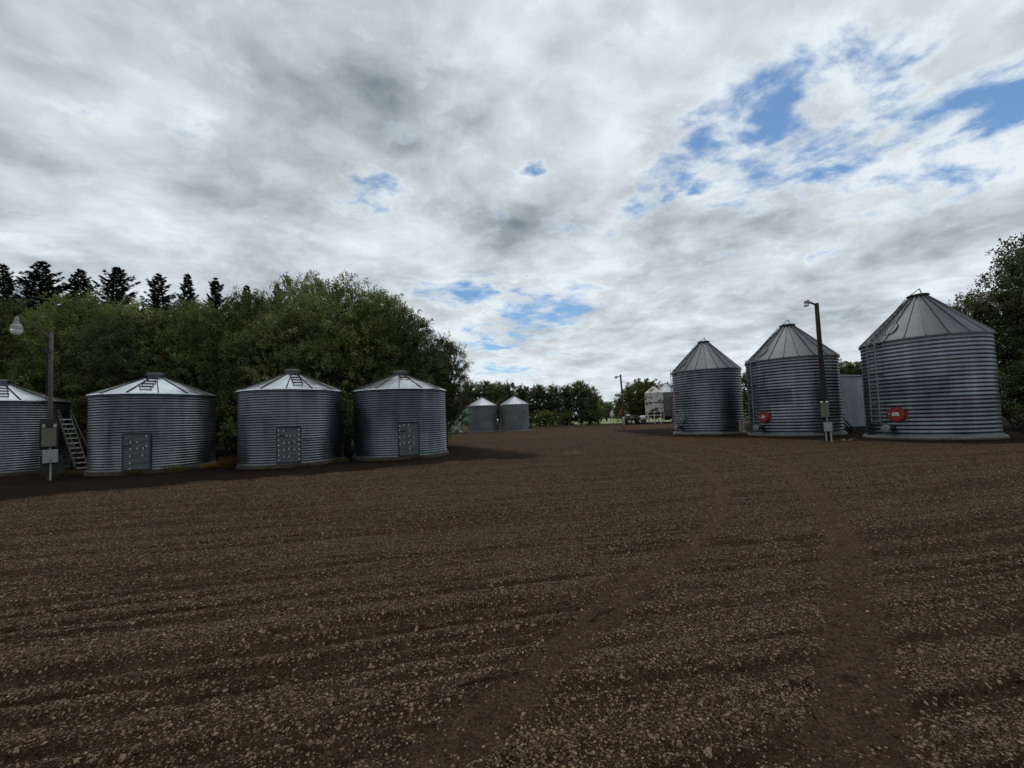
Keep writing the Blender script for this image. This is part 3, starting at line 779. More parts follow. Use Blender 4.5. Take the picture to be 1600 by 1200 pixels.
# ladder parts
LZ0, LZ1, LW, LO = 0.80, 4.92, 0.24, 0.17
mbx = MB(); mbx.box((0, LO, (LZ0 + LZ1) / 2), (0.04, 0.035, LZ1 - LZ0)); RAIL = mbx.mesh('ladder_rail', M_STEEL_L)
mbx = MB(); mbx.bar((-LW + 0.02, LO, 0), (LW - 0.02, LO, 0), 0.016); RUNG = mbx.mesh('ladder_rung', M_STEEL_L)
mbx = MB(); mbx.box((0, LO - 0.06, 0), (2 * LW + 0.10, 0.018, 0.05))
for s in (-1, 1): mbx.box((s * (LW + 0.055), LO - 0.12, 0), (0.02, 0.16, 0.05)); 
BRACK = mbx.mesh('ladder_bracket', M_DARK)
SLOPE = math.atan2(6.92 - 4.72, RB + 0.07 - 0.36)
RLEN = math.hypot(6.92 - 4.72, RB + 0.07 - 0.36)
mbx = MB()
for s in (-1, 1): mbx.tube([(0.15, s * 0.20, 0.07), (RLEN - 0.1, s * 0.17, 0.07)], 0.016, 6)
ROOF_RAILS = mbx.mesh('roof_ladder', M_DARK)
mbx = MB(); mbx.bar((0, -0.20, 0.07), (0, 0.20, 0.07), 0.016); mbx.bar((0, -0.2, 0.0), (0, -0.2, 0.07), 0.012); mbx.bar((0, 0.2, 0), (0, 0.2, 0.07), 0.012)
ROOF_RUNG = mbx.mesh('roof_rung', M_DARK)
# oval roof hatch
def oval(a, b, z, n=28): return [(b * math.cos(2 * math.pi * k / n) * 1.0, a * math.sin(2 * math.pi * k / n), z) for k in range(n)]
mbx = MB(); o1, o2, o3 = oval(0.22, 0.40, 0.0), oval(0.22, 0.40, 0.02), oval(0.20, 0.38, 0.032)
mbx.add(o1 + o2 + o3, [(k, (k + 1) % 28, 28 + (k + 1) % 28, 28 + k) for k in range(28)] + [(28 + k, 28 + (k + 1) % 28, 56 + (k + 1) % 28, 56 + k) for k in range(28)] + [tuple(range(56, 84))])
ROOF_HATCH = mbx.mesh('roof_hatch', M_ROOF_B)
mbx = MB(); ot = oval(0.228, 0.408, 0.02)
mbx.tube(ot[0:28] + ot[0:1], 0.016, 6); HATCH_RIM = mbx.mesh('hatch_seal', M_DARK)


def roof_frame(theta):
    """frame lying on the roof slope at angle theta: x up the slope from the eave, z off the roof"""
    c, s = math.cos(SLOPE), math.sin(SLOPE)
    M = Matrix(((-c, 0, s, RB + 0.07), (0, -1, 0, 0), (s, 0, c, 4.72), (0, 0, 0, 1)))
    return rotz(theta) @ M


def big_bin(i, label):
    x, y, r = BIG[i]
    root = thing('grain_bin', (x, y, 0), label, 'grain bin', 'tall bins on the right of the yard', 0, (r / RB, r / RB, 1))
    obj('foundation', B_BASE, root); obj('bottom_ring', B_SILL, root)
    wall_rings(root, B_TIERS, 6, R_(23) + 0.07 * i)
    obj('eave_ring', B_EAVE, root)
    for k in range(20): obj('roof_panel', B_PANEL, root, rotz(2 * math.pi * k / 20 + R_(3)))
    obj('roof_cap', B_CAP, root); obj('lid_lever', B_LEVER, root, rotz(R_(-45)))
    th = R_(178)
    for s in (-1, 1):
        obj('ladder_rail', RAIL, root, frame_at(th, RB, 0) @ Matrix.Translation((s * LW, 0, 0)))
    for k in range(14): obj('ladder_rung', RUNG, root, frame_at(th, RB, LZ0 + 0.06 + 0.30 * k))
    for z in (0.86, 1.75, 3.15, 4.6): obj('ladder_bracket', BRACK, root, frame_at(th, RB, z))
    rf = roof_frame(th)
    obj('roof_ladder', ROOF_RAILS, root, rf)
    for k in range(8): obj('roof_rung', ROOF_RUNG, root, rf @ Matrix.Translation((0.25 + 0.31 * k, 0, 0)))
    hm = roof_frame(R_(-168)) @ Matrix.Translation((0.80, 0, 0.0))
    hh = obj('roof_hatch', ROOF_HATCH, root, hm); obj('hatch_seal', HATCH_RIM, hh, Matrix.Translation((0, 0, 0)))
    mth = R_(-162)
    red = i > 0
    mf = obj('manhole_frame', RING_RED if red else RING_GREY, root, frame_at(mth, RB + 0.0, 1.17))
    md = obj('manhole_door', HATCH_RED if red else HATCH_GREY, mf, Matrix.Identity(4))
    obj('hinge', HINGE_RED if red else HINGE_GREY, mf)
    if red:
        obj('label_plate', PLATE, mf); obj('printed_marks', PRINT, mf)
        obj('bolt', D_BOLT, mf, Matrix.Translation((0.25, 0.12, 0.04)))
    else: obj('knob', KNOB, mf)
    ut = obj('unload_tube', TUBE, root, frame_at(R_(-168), RB, 0.57)); obj('tube_lid', LID, ut)
    return root


big_bin(0, 'tall ribbed grain bin farthest back of three, with grey porthole hatch')
big_bin(1, 'tall ribbed grain bin standing behind the dark light pole')
big_bin(2, 'tall ribbed grain bin at the far right, nearest of the three')

# ---- far pair
RF = 1.93
F_TIERS = [sheet_mesh('wall_sheet', RF + 0.006 * (k % 2), 0.15 + 0.69 * k, 0.15 + 0.69 * (k + 1), 6, 0.010, 60, M_WALL_F, 4, 14) for k in range(5)]
F_PANEL = panel_mesh('roof_panel', 16, 0.24, 4.66, RF + 0.08, 3.61, M_ROOF_F, rib=0.035, ribw=0.07, lip=0.06)
mb = MB(); mb.lathe([(0.0, 4.78), (0.22, 4.76), (0.26, 4.72), (0.26, 4.62)], 20); F_CAP = mb.mesh('roof_cap', M_ROOF_B)
mb = MB(); mb.bar((0, 0, 4.76), (0.03, 0, 5.02), 0.025); mb.bar((-0.2, 0, 4.76), (0.03, 0, 5.0), 0.02); F_LEVER = mb.mesh('lid_lever', M_STEEL)
mb = MB(); mb.lathe([(0.0, 0.15), (RF + 0.18, 0.145), (RF + 0.22, 0.1), (RF + 0.22, -0.1)], 48); F_BASE = mb.mesh('foundation', M_CONC)
mb = MB(); mb.bar((0, 0.06, 0.3), (0, 0.06, 3.6), 0.03); F_SEAM = mb.mesh('wall_seam', M_STEEL_L)
mb = MB(); mb.tube([(0, -0.1, 0), (0, 0.35, -0.1)], 0.15, 12); F_TUBE = mb.mesh('unload_tube', M_DARK)
for i, lab in enumerate(('left one of the small pair of far grain bins, beside the teal tank', 'right one of the small pair of far grain bins before the tree line')):
    x, y, r = FAR[i]
    root = thing('grain_bin', (x, y, 0), lab, 'grain bin', 'far pair of grain bins', 0, (r / RF, r / RF, 1))
    obj('foundation', F_BASE, root); wall_rings(root, F_TIERS, 6, R_(21))
    for k in range(16): obj('roof_panel', F_PANEL, root, rotz(2 * math.pi * k / 16))
    obj('roof_cap', F_CAP, root); obj('lid_lever', F_LEVER, root)
    obj('wall_seam', F_SEAM, root, frame_at(R_(-172 if i else -178), RF, 0)); obj('unload_tube', F_TUBE, root, frame_at(R_(-12), RF, 0.5))


# ------------------------------------------------------------------ poles and their boxes
def pole_left():
    t = thing('light_pole', (-17.02, 14.75, 0), 'weathered wooden yard light pole with globe lamp and two boxes', 'light pole')
    mb = MB(); mb.tube([(0, 0, -0.3), (0.02, 0, 1.8), (-0.01, 0, 3.6), (0.0, 0, 5.45)], [0.074, 0.068, 0.062, 0.055], 12); mb.build('pole', M_POLE_L, t, True)
    # backing board and boxes on the near side; the pole faces the camera
    a = math.atan2(-14.75, 17.02)                      # direction to the camera
    F = Matrix(((-math.sin(a), math.cos(a), 0, 0), (math.cos(a), math.sin(a), 0, 0), (0, 0, 1, 0), (0, 0, 0, 1)))   # x right as seen, y outward
    F = Matrix.Rotation(a + R_(90), 4, 'Z')            # local -y looks to the camera
    def part(name, mbq, m, par=t):
        o = mbq.build(name, m, par)
        if par is t: o.matrix_local = F
        return o
    q = MB(); q.box((-0.02, -0.14, 1.68), (0.46, 0.035, 1.05)); q.box((0.05, -0.15, 0.55), (0.54, 0.03, 0.7)); part('back_board', q, M_DARK)
    q = MB(); q.box((-0.02, -0.25, 1.55), (0.36, 0.19, 0.66), bev=0.02); q.box((-0.02, -0.355, 1.55), (0.33, 0.015, 0.60)); bx = part('breaker_box', q, M_BOX)
    q = MB(); q.box((-0.15, -0.20, 1.98), (0.08, 0.10, 0.13)); q.box((0.12, -0.20, 1.98), (0.08, 0.10, 0.13)); part('insulator_block', q, M_CONDUIT)
    q = MB(); q.box((0.02, -0.25, 0.87), (0.38, 0.18, 0.48), bev=0.02); q.box((0.02, -0.355, 0.87), (0.35, 0.015, 0.44)); jb = part('junction_box', q, M_BOX_B)
    q = MB(); q.box((0.02, -0.37, 0.72), (0.05, 0.02, 0.03)); part('latch', q, M_DARK, jb)
    q = MB(); q.bar((0.03, -0.22, -0.05), (0.03, -0.22, 0.63), 0.032, 10); q.bar((0.01, -0.20, 1.11), (0.01, -0.20, 1.22), 0.03, 10); part('conduit', q, M_CONDUIT)
    q = MB(); q.tube([(-0.09, -0.10, 2.1), (-0.10, -0.09, 4.0), (-0.12, -0.07, 4.72)], 0.014, 6); part('cable', q, M_DARK)
    q = MB(); q.box((-0.10, -0.12, 4.72), (0.12, 0.12, 0.18)); part('bracket', q, M_DARK)
    # arm reaches left as seen from the camera
    q = MB(); q.tube([(-0.02, -0.10, 5.22), (-0.22, -0.10, 5.44), (-0.44, -0.10, 5.66), (-0.56, -0.10, 5.73), (-0.72, -0.10, 5.74)], 0.024, 8)
    q.bar((-0.10, -0.1, 4.80), (-0.32, -0.1, 5.54), 0.010); part('lamp_arm', q, M_POLE_L)
    c = (-0.81, -0.10, -0.06)
    q = MB(); q.lathe([(0.0, 5.97), (0.02, 5.96), (0.035, 5.92), (0.06, 5.88), (0.07, 5.76), (0.09, 5.72), (0.095, 5.68)], 20, c=c); hd = part('lamp_housing', q, M_STEEL)
    q = MB(); q.lathe([(0.095, 5.68), (0.145, 5.60), (0.158, 5.51), (0.158, 5.48), (0.152, 5.478)], 28, c=c); part('reflector', q, M_CONDUIT, hd)
    q = MB(); q.lathe([(0.151, 5.48), (0.147, 5.42), (0.12, 5.34), (0.07, 5.295), (0.0, 5.28)], 28, c=c); g = part('globe', q, M_GLASS, hd)


pole_left()


def pole_right():
    t = thing('light_pole', (15.05, 19.3, 0), 'dark wooden yard light pole before the tall bins, lamp leaning left', 'light pole')
    t.rotation_euler = (0, R_(-0.4), 0)
    mb = MB(); mb.tube([(0.06, 0.08, -0.3), (0.06, 0.08, 2.2), (0.02, 0.05, 4.6), (0, 0.03, 6.72)], [0.125, 0.115, 0.10, 0.088], 12); mb.build('pole', M_POLE_D, t, True)
    a = math.atan2(-19.3, -15.05); F = Matrix.Rotation(a + R_(90), 4, 'Z')
    def part(name, q, m, par=t):
        o = q.build(name, m, par)
        if par is t: o.matrix_local = F
        return o
    q = MB(); q.box((-0.02, -0.20, 1.52), (0.32, 0.18, 0.68), bev=0.02); q.box((-0.02, -0.295, 1.52), (0.29, 0.012, 0.62)); b1 = part('breaker_box', q, M_BOX)
    q = MB(); q.lathe([(0, 0.06), (0.05, 0.05), (0.06, 0.0)], 12, c=(-0.12, -0.2, 1.88)); q.lathe([(0, 0.06), (0.05, 0.05), (0.06, 0.0)], 12, c=(0.08, -0.2, 1.88)); part('insulator', q, M_WHITE, b1)
    q = MB(); q.box((0.05, -0.20, 0.72), (0.32, 0.17, 0.44), bev=0.02); q.box((0.05, -0.292, 0.72), (0.29, 0.012, 0.40)); part('junction_box', q, M_BOX_B)
    q = MB(); q.bar((-0.04, -0.2, -0.05), (-0.04, -0.2, 0.50), 0.034, 10); q.bar((0.03, -0.2, 0.98), (0.03, -0.2, 1.16), 0.03, 8); part('conduit', q, M_CONDUIT)
    q = MB(); q.bar((0.14, -0.2, -0.05), (0.14, -0.2, 0.50), 0.038, 10); part('conduit', q, M_CONDUIT)
    q = MB(); q.tube([(0.12, -0.03, 2.0), (0.35, 0.0, 1.62), (0.62, 0.1, 1.25), (0.70, 0.3, 1.22)], 0.014, 6); part('cable', q, M_DARK)
    q = MB(); q.tube([(0, -0.05, 6.60), (-0.16, -0.06, 6.72), (-0.28, -0.07, 6.80)], 0.045, 8); part('lamp_arm', q, M_POLE_D)
    q = MB(); q.box((-0.38, -0.07, 6.82), (0.24, 0.18, 0.14), bev=0.04); q.tube([(-0.35, -0.07, 6.89), (-0.35, -0.07, 6.95)], 0.03, 8); hd = part('lamp_housing', q, M_STEEL)
    q = MB(); q.lathe([(0.11, 6.755), (0.12, 6.68), (0.09, 6.62), (0, 6.61)], 16, c=(-0.42, -0.07, 0)); part('lens', q, M_GLASS, hd)


pole_right()


def pole_far():
    t = thing('light_pole', (13.3, 48.2, 0), 'thin far yard light pole with white foot before the wagon', 'light pole')
    mb = MB(); mb.tube([(0, 0, 1.45), (0, 0, 4), (-0.12, 0, 6.55)], [0.13, 0.12, 0.10], 10); mb.build('pole', M_POLE_L, t, True)
    mb = MB(); mb.tube([(0, 0, -0.2), (0, 0, 1.45)], 0.135, 10); mb.build('pole_foot', M_CONDUIT, t, True)
    mb = MB(); mb.tube([(-0.12, 0, 6.25), (-0.4, 0, 6.32), (-0.55, 0, 6.3)], 0.04, 6); mb.build('lamp_arm', M_STEEL, t)
    mb = MB(); mb.box((-0.62, 0, 6.27), (0.36, 0.22, 0.16), bev=0.05); mb.lathe([(0.11, 6.19), (0.10, 6.10), (0, 6.06)], 10, c=(-0.66, 0, 0)); mb.build('lamp_housing', M_STEEL, t)


pole_far()
mb = MB(); pts = []
for k in range(15):
    u = k / 14; pts.append((13.2 + u * 22, 48.2 + u * 20, 5.7 + 0.3 * u - 1.2 * 4 * u * (1 - u) * 0.35))
mb.tube(pts, 0.018, 5); tag(mb.build('overhead_wire', M_DARK), 'thin overhead wire running right from the far light pole', 'wire')

# stairs leaning against the far-left bin
t = thing('steel_stairs', (-18.55, 17.3, 0), 'steep dark stairs with pale treads against the leftmost bin', 'stairs')
S0, S1, NS = Vector((0.0, 0.0, 0.10)), Vector((-1.75, 0.85, 2.45)), 11
side = Vector((0.62, -0.78, 0)).normalized(); side = Vector((0.76, 0.65, 0)).normalized()
fw = (S1 - S0); fw.z = 0; fw.normalize(); side = Vector((-fw.y, fw.x, 0))
for s in (-1, 1):
    mb = MB(); off = side * (0.19 * s)
    a, b = S0 + off, S1 + off
    up = Vector((0, 0, 0.10))
    mb.hexa([a - side * .02 - up, b - side * .02 - up, b + side * .02 - up, a + side * .02 - up, a - side * .02 + up, b - side * .02 + up, b + side * .02 + up, a + side * .02 + up])
    mb.build('stringer', M_DARK, t)
    mb = MB(); mb.bar(a + Vector((0, 0, 0.1)), a + Vector((0, 0, 0.85)), 0.02); mb.bar(b, b + Vector((0, 0, 0.3)), 0.02); mb.bar(a + Vector((0, 0, .85)), b + Vector((0, 0, 0.3)), 0.018); mb.build('handrail', M_DARK, t)
    mb = MB(); mb.bar(b - Vector((0, 0, 0.05)), Vector((b.x, b.y, -0.02)), 0.03); mb.build('support_post', M_DARK, t)
TM = Matrix(((fw.x, side.x, 0), (fw.y, side.y, 0), (0, 0, 1))).to_3x3()
mb = MB(); mb.box((0, 0, 0), (0.15, 0.36, 0.045), TM); TREAD = mb.mesh('tread', M_TREAD)
for k in range(NS):
    obj('tread', TREAD, t, Matrix.Translation(S0.lerp(S1, (k + 0.4) / NS)))


# ------------------------------------------------------------------ sheds and things round the yard
def ribbed_panel(w, h, material, name='wall_panel'):
    """vertical-ribbed cladding sheet, x width, z height, faces -y"""
    mb = MB(); n = max(2, int(w / 0.15)); prof = []
    for k in range(n):
        x0 = w * k / n; s = w / n
        prof += [(x0, 0), (x0 + 0.45 * s, 0), (x0 + 0.55 * s, -0.03), (x0 + 0.9 * s, -0.03)]
    prof.append((w, 0))
    m = len(prof)
    mb.add([(x, y, 0) for x, y in prof] + [(x, y, h) for x, y in prof], [(k, k + 1, m + k + 1, m + k) for k in range(m - 1)])
    return mb.mesh(name, material)


t = thing('metal_shed', (20.5, 26.2, 0), 'pale blue-grey ribbed metal shed between the two nearest tall bins', 'shed')
P1 = ribbed_panel(0.9, 3.38, M_SHED)
dv = Vector((3.9, 1.35, 0)); ang = math.atan2(dv.y, dv.x)
for k in range(6): obj('wall_panel', P1, t, rotz(ang) @ Matrix.Translation((0.9 * k - 0.6, 0, 0.30)))
for k in range(3): obj('wall_panel', P1, t, rotz(ang) @ Matrix.Translation((-0.6, 0.9 * (k + 1), 0.30)) @ rotz(R_(-90)))
mb = MB(); mb.box((2.1, 1.4, 3.74), (5.6, 3.0, 0.10)); o = mb.build('roof', M_SHED, t); o.matrix_local = rotz(ang)
mb = MB(); mb.box((2.1, 1.4, 0.12), (5.3, 2.6, 0.36)); o = mb.build('skid_base', M_DARK, t); o.matrix_local = rotz(ang)
t = thing('grain_auger', (19.75, 25.2, 0), 'dark auger tubes leaning low against the pale metal shed', 'auger')
for k in range(2):
    mb = MB(); a0 = Vector((2.1 - 0.22 * k, 0.55, 0.12)); b0 = Vector((0.35 - 0.12 * k, 0.15, 1.72 - 0.18 * k)); mb.tube([a0, b0], 0.045, 10); mb.build('auger_tube', M_DARK, t)
mb = MB(); mb.box((2.05, 0.55, 0.10), (0.35, 0.3, 0.2)); mb.build('hopper_foot', M_DARK, t)
mb = MB(); mb.bar((0.5, 0.2, 1.45), (0.5, 0.2, 0), 0.035); mb.build('support_leg', M_DARK, t)

mb = MB(); mb.box((0, 0, 0.42), (0.20, 0.20, 0.92), bev=0.02); mb.box((0, 0, 0.90), (0.24, 0.24, 0.05))
o = mb.build('wooden_post', M_WOODBOX); o.location = (16.15, 28.6, 0); tag(o, 'pale timber post in the gap between the two farther tall bins', 'post')

# rubble near the right pole
for k, (dx, dy, s) in enumerate([(0.55, 0.15, 0.13), (0.80, 0.32, 0.10), (1.05, 0.22, 0.12), (1.32, 0.40, 0.11), (0.70, -0.10, 0.08), (1.18, 0.02, 0.07)]):
    o = obj('rock', STONES[k % 3]); x, y = 15.05 + dx, 19.0 + dy; o.location = (x, y, ground_z(x, y) + s * 0.35); o.scale = (s * 1.2, s, s); o.rotation_euler = (0.3 * k, 0.2, k)
    tag(o, ['pale rock nearest the dark light pole', 'second rock right of the dark light pole', 'broad pale rock in the middle of the small row by the pole', 'rightmost rock of the small row by the dark pole', 'small rock low in front of the row by the pole', 'small front rock at right of the row by the pole'][k], 'rock', 'rocks by the dark light pole')

# far left: pale shed, teal tank, crate
t = thing('pale_shed', (-9.2, 57.2, 0), 'low pale ribbed shed wall seen beneath the tree before the far bins', 'shed')
P2 = ribbed_panel(0.9, 1.75, M_PALE_SHED)
for k in range(3): obj('wall_panel', P2, t, Matrix.Translation((0.92 * k - 0.9, 0, 0)))
mb = MB(); mb.box((0.45, 1.0, 0.875), (2.7, 1.9, 1.75)); mb.build('wall_core', M_STEEL, t)
mb = MB(); mb.box((0.45, 0.9, 1.80), (2.9, 2.2, 0.08)); mb.build('roof', M_SHED, t)
t = thing('teal_tank', (-6.35, 58.6, 0), 'faded teal hopper tank half hidden behind the left far bin', 'tank')
mb = MB(); mb.lathe([(0.0, 3.6), (0.25, 3.6), (0.95, 3.1), (0.95, 1.55)], 24); mb.build('tank_body', M_TEAL, t, True)
mb = MB(); mb.lathe([(0.95, 1.55), (0.2, 0.7), (0.0, 0.7)], 24); mb.build('hopper', M_TEAL, t, True)
for k in range(4):
    a = R_(45 + 90 * k); mb = MB(); mb.bar((0.9 * math.cos(a), 0.9 * math.sin(a), 0), (0.9 * math.cos(a), 0.9 * math.sin(a), 1.9), 0.06); mb.build('leg', M_TEAL, t)
t = thing('wooden_crate', (-6.62, 55.9, 0), 'small pale timber crate beside the left far bin', 'crate')
for k in range(4):
    mb = MB(); mb.box((-0.27 + 0.18 * k, -0.28, 0.36), (0.16, 0.03, 0.68)); mb.build('slat', M_WOODBOX, t)
mb = MB(); mb.box((0, 0.02, 0.34), (0.66, 0.52, 0.60)); mb.build('box_body', M_WOODBOX, t)
mb = MB(); mb.box((0, 0, 0.73), (0.76, 0.64, 0.05)); mb.build('lid', M_WOODBOX, t)
mb = MB(); mb.lathe([(0, 0.32), (0.28, 0.28), (0.36, 0.1), (0.30, 0)], 14); o = mb.build('salt_block', M_WHITE); o.location = (-7.35, 55.9, 0); tag(o, 'white lump on the ground left of the timber crate', 'lump')

# far right: white peeling hopper, grey bin, red leg, wagon, tank, signs
t = thing('peeling_hopper', (24.9, 70.3, 0), 'white hopper bin with peeling rusty paint on a white frame', 'hopper bin')
mb = MB(); mb.lathe([(0.0, 6.55), (0.30, 6.5), (0.45, 6.25), (1.62, 5.35), (1.66, 5.30)], 12); mb.build('roof', M_PEEL, t)
mb = MB(); mb.lathe([(1.58, 5.32), (1.58, 3.65)], 12); mb.build('wall_ring', M_PEEL, t)
mb = MB(); mb.lathe([(1.62, 3.66), (1.62, 3.56), (1.58, 3.56)], 12); mb.build('joint_band', M_DARK, t)
mb = MB(); mb.lathe([(1.57, 3.55), (1.57, 1.95)], 12); mb.build('wall_ring', M_PEEL, t)
mb = MB(); mb.lathe([(1.55, 1.94), (0.35, 0.75), (0.0, 0.75)], 12); mb.build('hopper_cone', M_RUST, t)
for k in range(8):
    a = R_(22.5 + 45 * k); mb = MB(); mb.box((1.5 * math.cos(a), 1.5 * math.sin(a), 0.95), (0.11, 0.11, 1.9)); mb.build('leg', M_WHITE, t)
mb = MB(); mb.lathe([(1.48, 1.5), (1.56, 1.5), (1.56, 1.4), (1.48, 1.4), (1.48, 1.5)], 8, a0=R_(22.5), a1=R_(382.5)); mb.build('brace_ring', M_WHITE, t)
mb = MB(); mb.lathe([(1.48, 0.36), (1.56, 0.36), (1.56, 0.26), (1.48, 0.26), (1.48, 0.36)], 8, a0=R_(22.5), a1=R_(382.5)); mb.build('brace_ring', M_WHITE, t)
mb = MB(); mb.box((0, 0.3, 0.12), (3.6, 3.0, 0.22)); mb.build('skid_base', M_DARK, t)
t = thing('steel_bin', (27.4, 71.2, 0), 'grey steel bin with cone roof right behind the white hopper', 'grain bin')
for k in range(4):
    obj('wall_sheet', sheet_mesh('wall_sheet', 1.75, 1.2 + 1.05 * k, 2.25 + 1.05 * k, 6, 0.012, 358.8, M_WALL_F, 4, 36), t)
mb = MB(); mb.lathe([(0.0, 6.95), (0.25, 6.9), (1.83, 5.38), (1.83, 5.34)], 24); mb.build('roof', M_ROOF_F, t)
mb = MB(); mb.lathe([(1.7, 1.22), (0.3, 0.5), (0, 0.5)], 24); mb.build('hopper_cone', M_RUST, t)
for k in range(4):
    a = R_(45 + 90 * k); mb = MB(); mb.bar((1.6 * math.cos(a), 1.6 * math.sin(a), 0), (1.6 * math.cos(a), 1.6 * math.sin(a), 1.4), 0.07); mb.build('leg', M_WHITE, t)
t = thing('red_silo_leg', (27.6, 68.2, 0), 'tall dark red sheet-metal box beside the farthest tall bin', 'grain leg')
mb = MB(); mb.box((0, 0, 2.2), (0.9, 0.8, 4.2), bev=0.05); mb.build('casing', M_REDB, t)
mb = MB(); mb.box((0, 0, 4.4), (1.05, 0.95, 0.3), bev=0.1); mb.build('head', M_REDB, t)
mb = MB(); mb.box((0, -0.1, 0.1), (1.1, 1.1, 0.25)); mb.build('boot', M_DARK, t)
t = thing('farm_wagon', (21.2, 71.8, 0), 'dark low farm wagon with pale wheel hubs under the round tree', 'wagon')
mb = MB(); mb.box((0.3, 0, 1.05), (3.4, 1.7, 0.14)); mb.box((0.3, 0, 0.85), (3.0, 0.9, 0.18)); mb.build('deck', M_DARK, t)
mb = MB(); mb.box((-0.4, -0.2, 1.5), (1.6, 1.2, 0.06)); mb.build('top_rail', M_STEEL_L, t)
for x in (-1.1, -0.45, 0.3): 
    mb = MB(); mb.bar((x, -0.75, 1.1), (x, -0.75, 1.5), 0.03); mb.build('stake', M_STEEL, t)
for (x, y) in ((-0.6, -0.85), (1.35, -0.85), (-0.6, 0.85), (1.35, 0.85)):
    mb = MB(); mb.lathe([(0.30, -0.13), (0.50, -0.13), (0.54, -0.06), (0.54, 0.06), (0.50, 0.13), (0.30, 0.13)], 24, c=(x, y, 0.54), M=toY); w = mb.build('wheel', M_TYRE, t, True)
    mb = MB(); mb.lathe([(0, -0.10), (0.10, -0.12), (0.12, -0.06), (0.30, -0.08), (0.31, 0.08), (0.12, 0.06), (0, 0.1)], 20, c=(x, y, 0.54), M=toY); mb.build('hub', M_HUB, w)
    mb = MB(); mb.lathe([(0.60, -0.2), (0.66, -0.15), (0.66, 0.15), (0.60, 0.2)], 14, c=(x, y, 0.56), a0=R_(180), a1=R_(360), M=toY); mb.build('mudguard', M_DARK, t)
mb = MB(); mb.bar((-1.4, 0, 0.85), (-2.6, 0, 0.45), 0.05); mb.build('drawbar', M_DARK, t)
t = thing('white_tank', (23.1, 71.0, 0), 'small white drum-shaped tank between the wagon and white hopper', 'tank')
mb = MB(); mb.tube([(-0.55, 0, 1.05), (-0.45, 0, 1.05), (0.45, 0, 1.05), (0.55, 0, 1.05)], [0.25, 0.42, 0.42, 0.25], 20); mb.build('tank_body', M_WHITE, t, True)
for s in (-1, 1):
    mb = MB(); mb.box((0.35 * s, 0, 0.35), (0.10, 0.6, 0.72)); mb.build('saddle', M_RUST, t)
t = thing('sign_board', (19.6, 79.2, 0), 'white sign board on two thin legs beside the green lawn', 'sign')
mb = MB(); mb.add([(-0.33, 0, 1.5), (0.33, 0, 1.5), (0.33, 0, 2.3), (0.0, 0, 2.62), (-0.33, 0, 2.3), (-0.33, 0.05, 1.5), (0.33, 0.05, 1.5), (0.33, 0.05, 2.3), (0, 0.05, 2.62), (-0.33, 0.05, 2.3)],
                  [(0, 1, 2, 3, 4), (9, 8, 7, 6, 5), (0, 5, 6, 1), (1, 6, 7, 2), (2, 7, 8, 3), (3, 8, 9, 4), (4, 9, 5, 0)]); mb.build('board', M_WHITE, t)
for s in (-1, 1):
    mb = MB(); mb.bar((0.24 * s, 0.08, 0), (0.24 * s, 0.08, 1.6), 0.05); mb.build('leg', M_STEEL_L, t)
t = thing('round_sign', (14.5, 52.5, 0), 'round orange-rimmed disc on a dark post behind the far pole', 'sign')
mb = MB(); mb.lathe([(0, 0.03), (0.19, 0.03), (0.19, -0.03), (0, -0.03)], 20, c=(-0.2, 0, 2.05), M=toY); dk = mb.build('disc', M_RUST, t)
mb = MB(); mb.lathe([(0.20, -0.05), (0.30, -0.05), (0.30, 0.05), (0.20, 0.05), (0.20, -0.05)], 22, c=(-0.2, 0, 2.05), M=toY); mb.build('rim', M_ORANGE, t)
mb = MB(); mb.bar((-0.2, 0.06, 0), (-0.2, 0.06, 1.8), 0.05); mb.build('post', M_DARK, t)
mb = MB(); mb.box((0.12, 0, 2.1), (0.25, 0.04, 0.25)); mb.build('side_plate', M_ORANGE, t)

# under the big tree at the right edge
t = thing('storage_tote', (25.3, 19.6, 0), 'pale storage tote in the shade right of the nearest bin', 'tote')
mb = MB(); mb.box((0, 0, 0.55), (0.40, 0.36, 0.36), bev=0.04); mb.build('tub', M_BOX_B, t); mb = MB(); mb.box((0, 0, 0.755), (0.44, 0.40, 0.04)); mb.build('lid', M_CONDUIT, t)
mb = MB(); mb.box((0, 0, 0.18), (0.5, 0.46, 0.36)); mb.build('stand', M_DARK, t)
t = thing('yellow_barrel', (25.9, 19.3, 0), 'yellow barrel lying under the dark tree at right edge', 'barrel')
mb = MB(); mb.tube([(-0.35, 0, 0.55), (-0.33, 0, 0.55), (0.33, 0, 0.55), (0.35, 0, 0.55)], [0.16, 0.2, 0.2, 0.16], 18); mb.build('barrel_body', M_YELLOW, t, True)
mb = MB(); mb.box((0, 0, 0.17), (0.5, 0.35, 0.34)); mb.build('cradle', M_DARK, t)


# ------------------------------------------------------------------ trees
def leaf_quads(c, d, s, L, W, bend):
    """rhombic leaves: c base, d direction, s side vector (n,3)"""
    tip = c + d * L[:, None]; mid = c + d * (L * 0.5)[:, None] + bend
    return np.stack([c, mid + s * W[:, None], tip, mid - s * W[:, None]], 1)


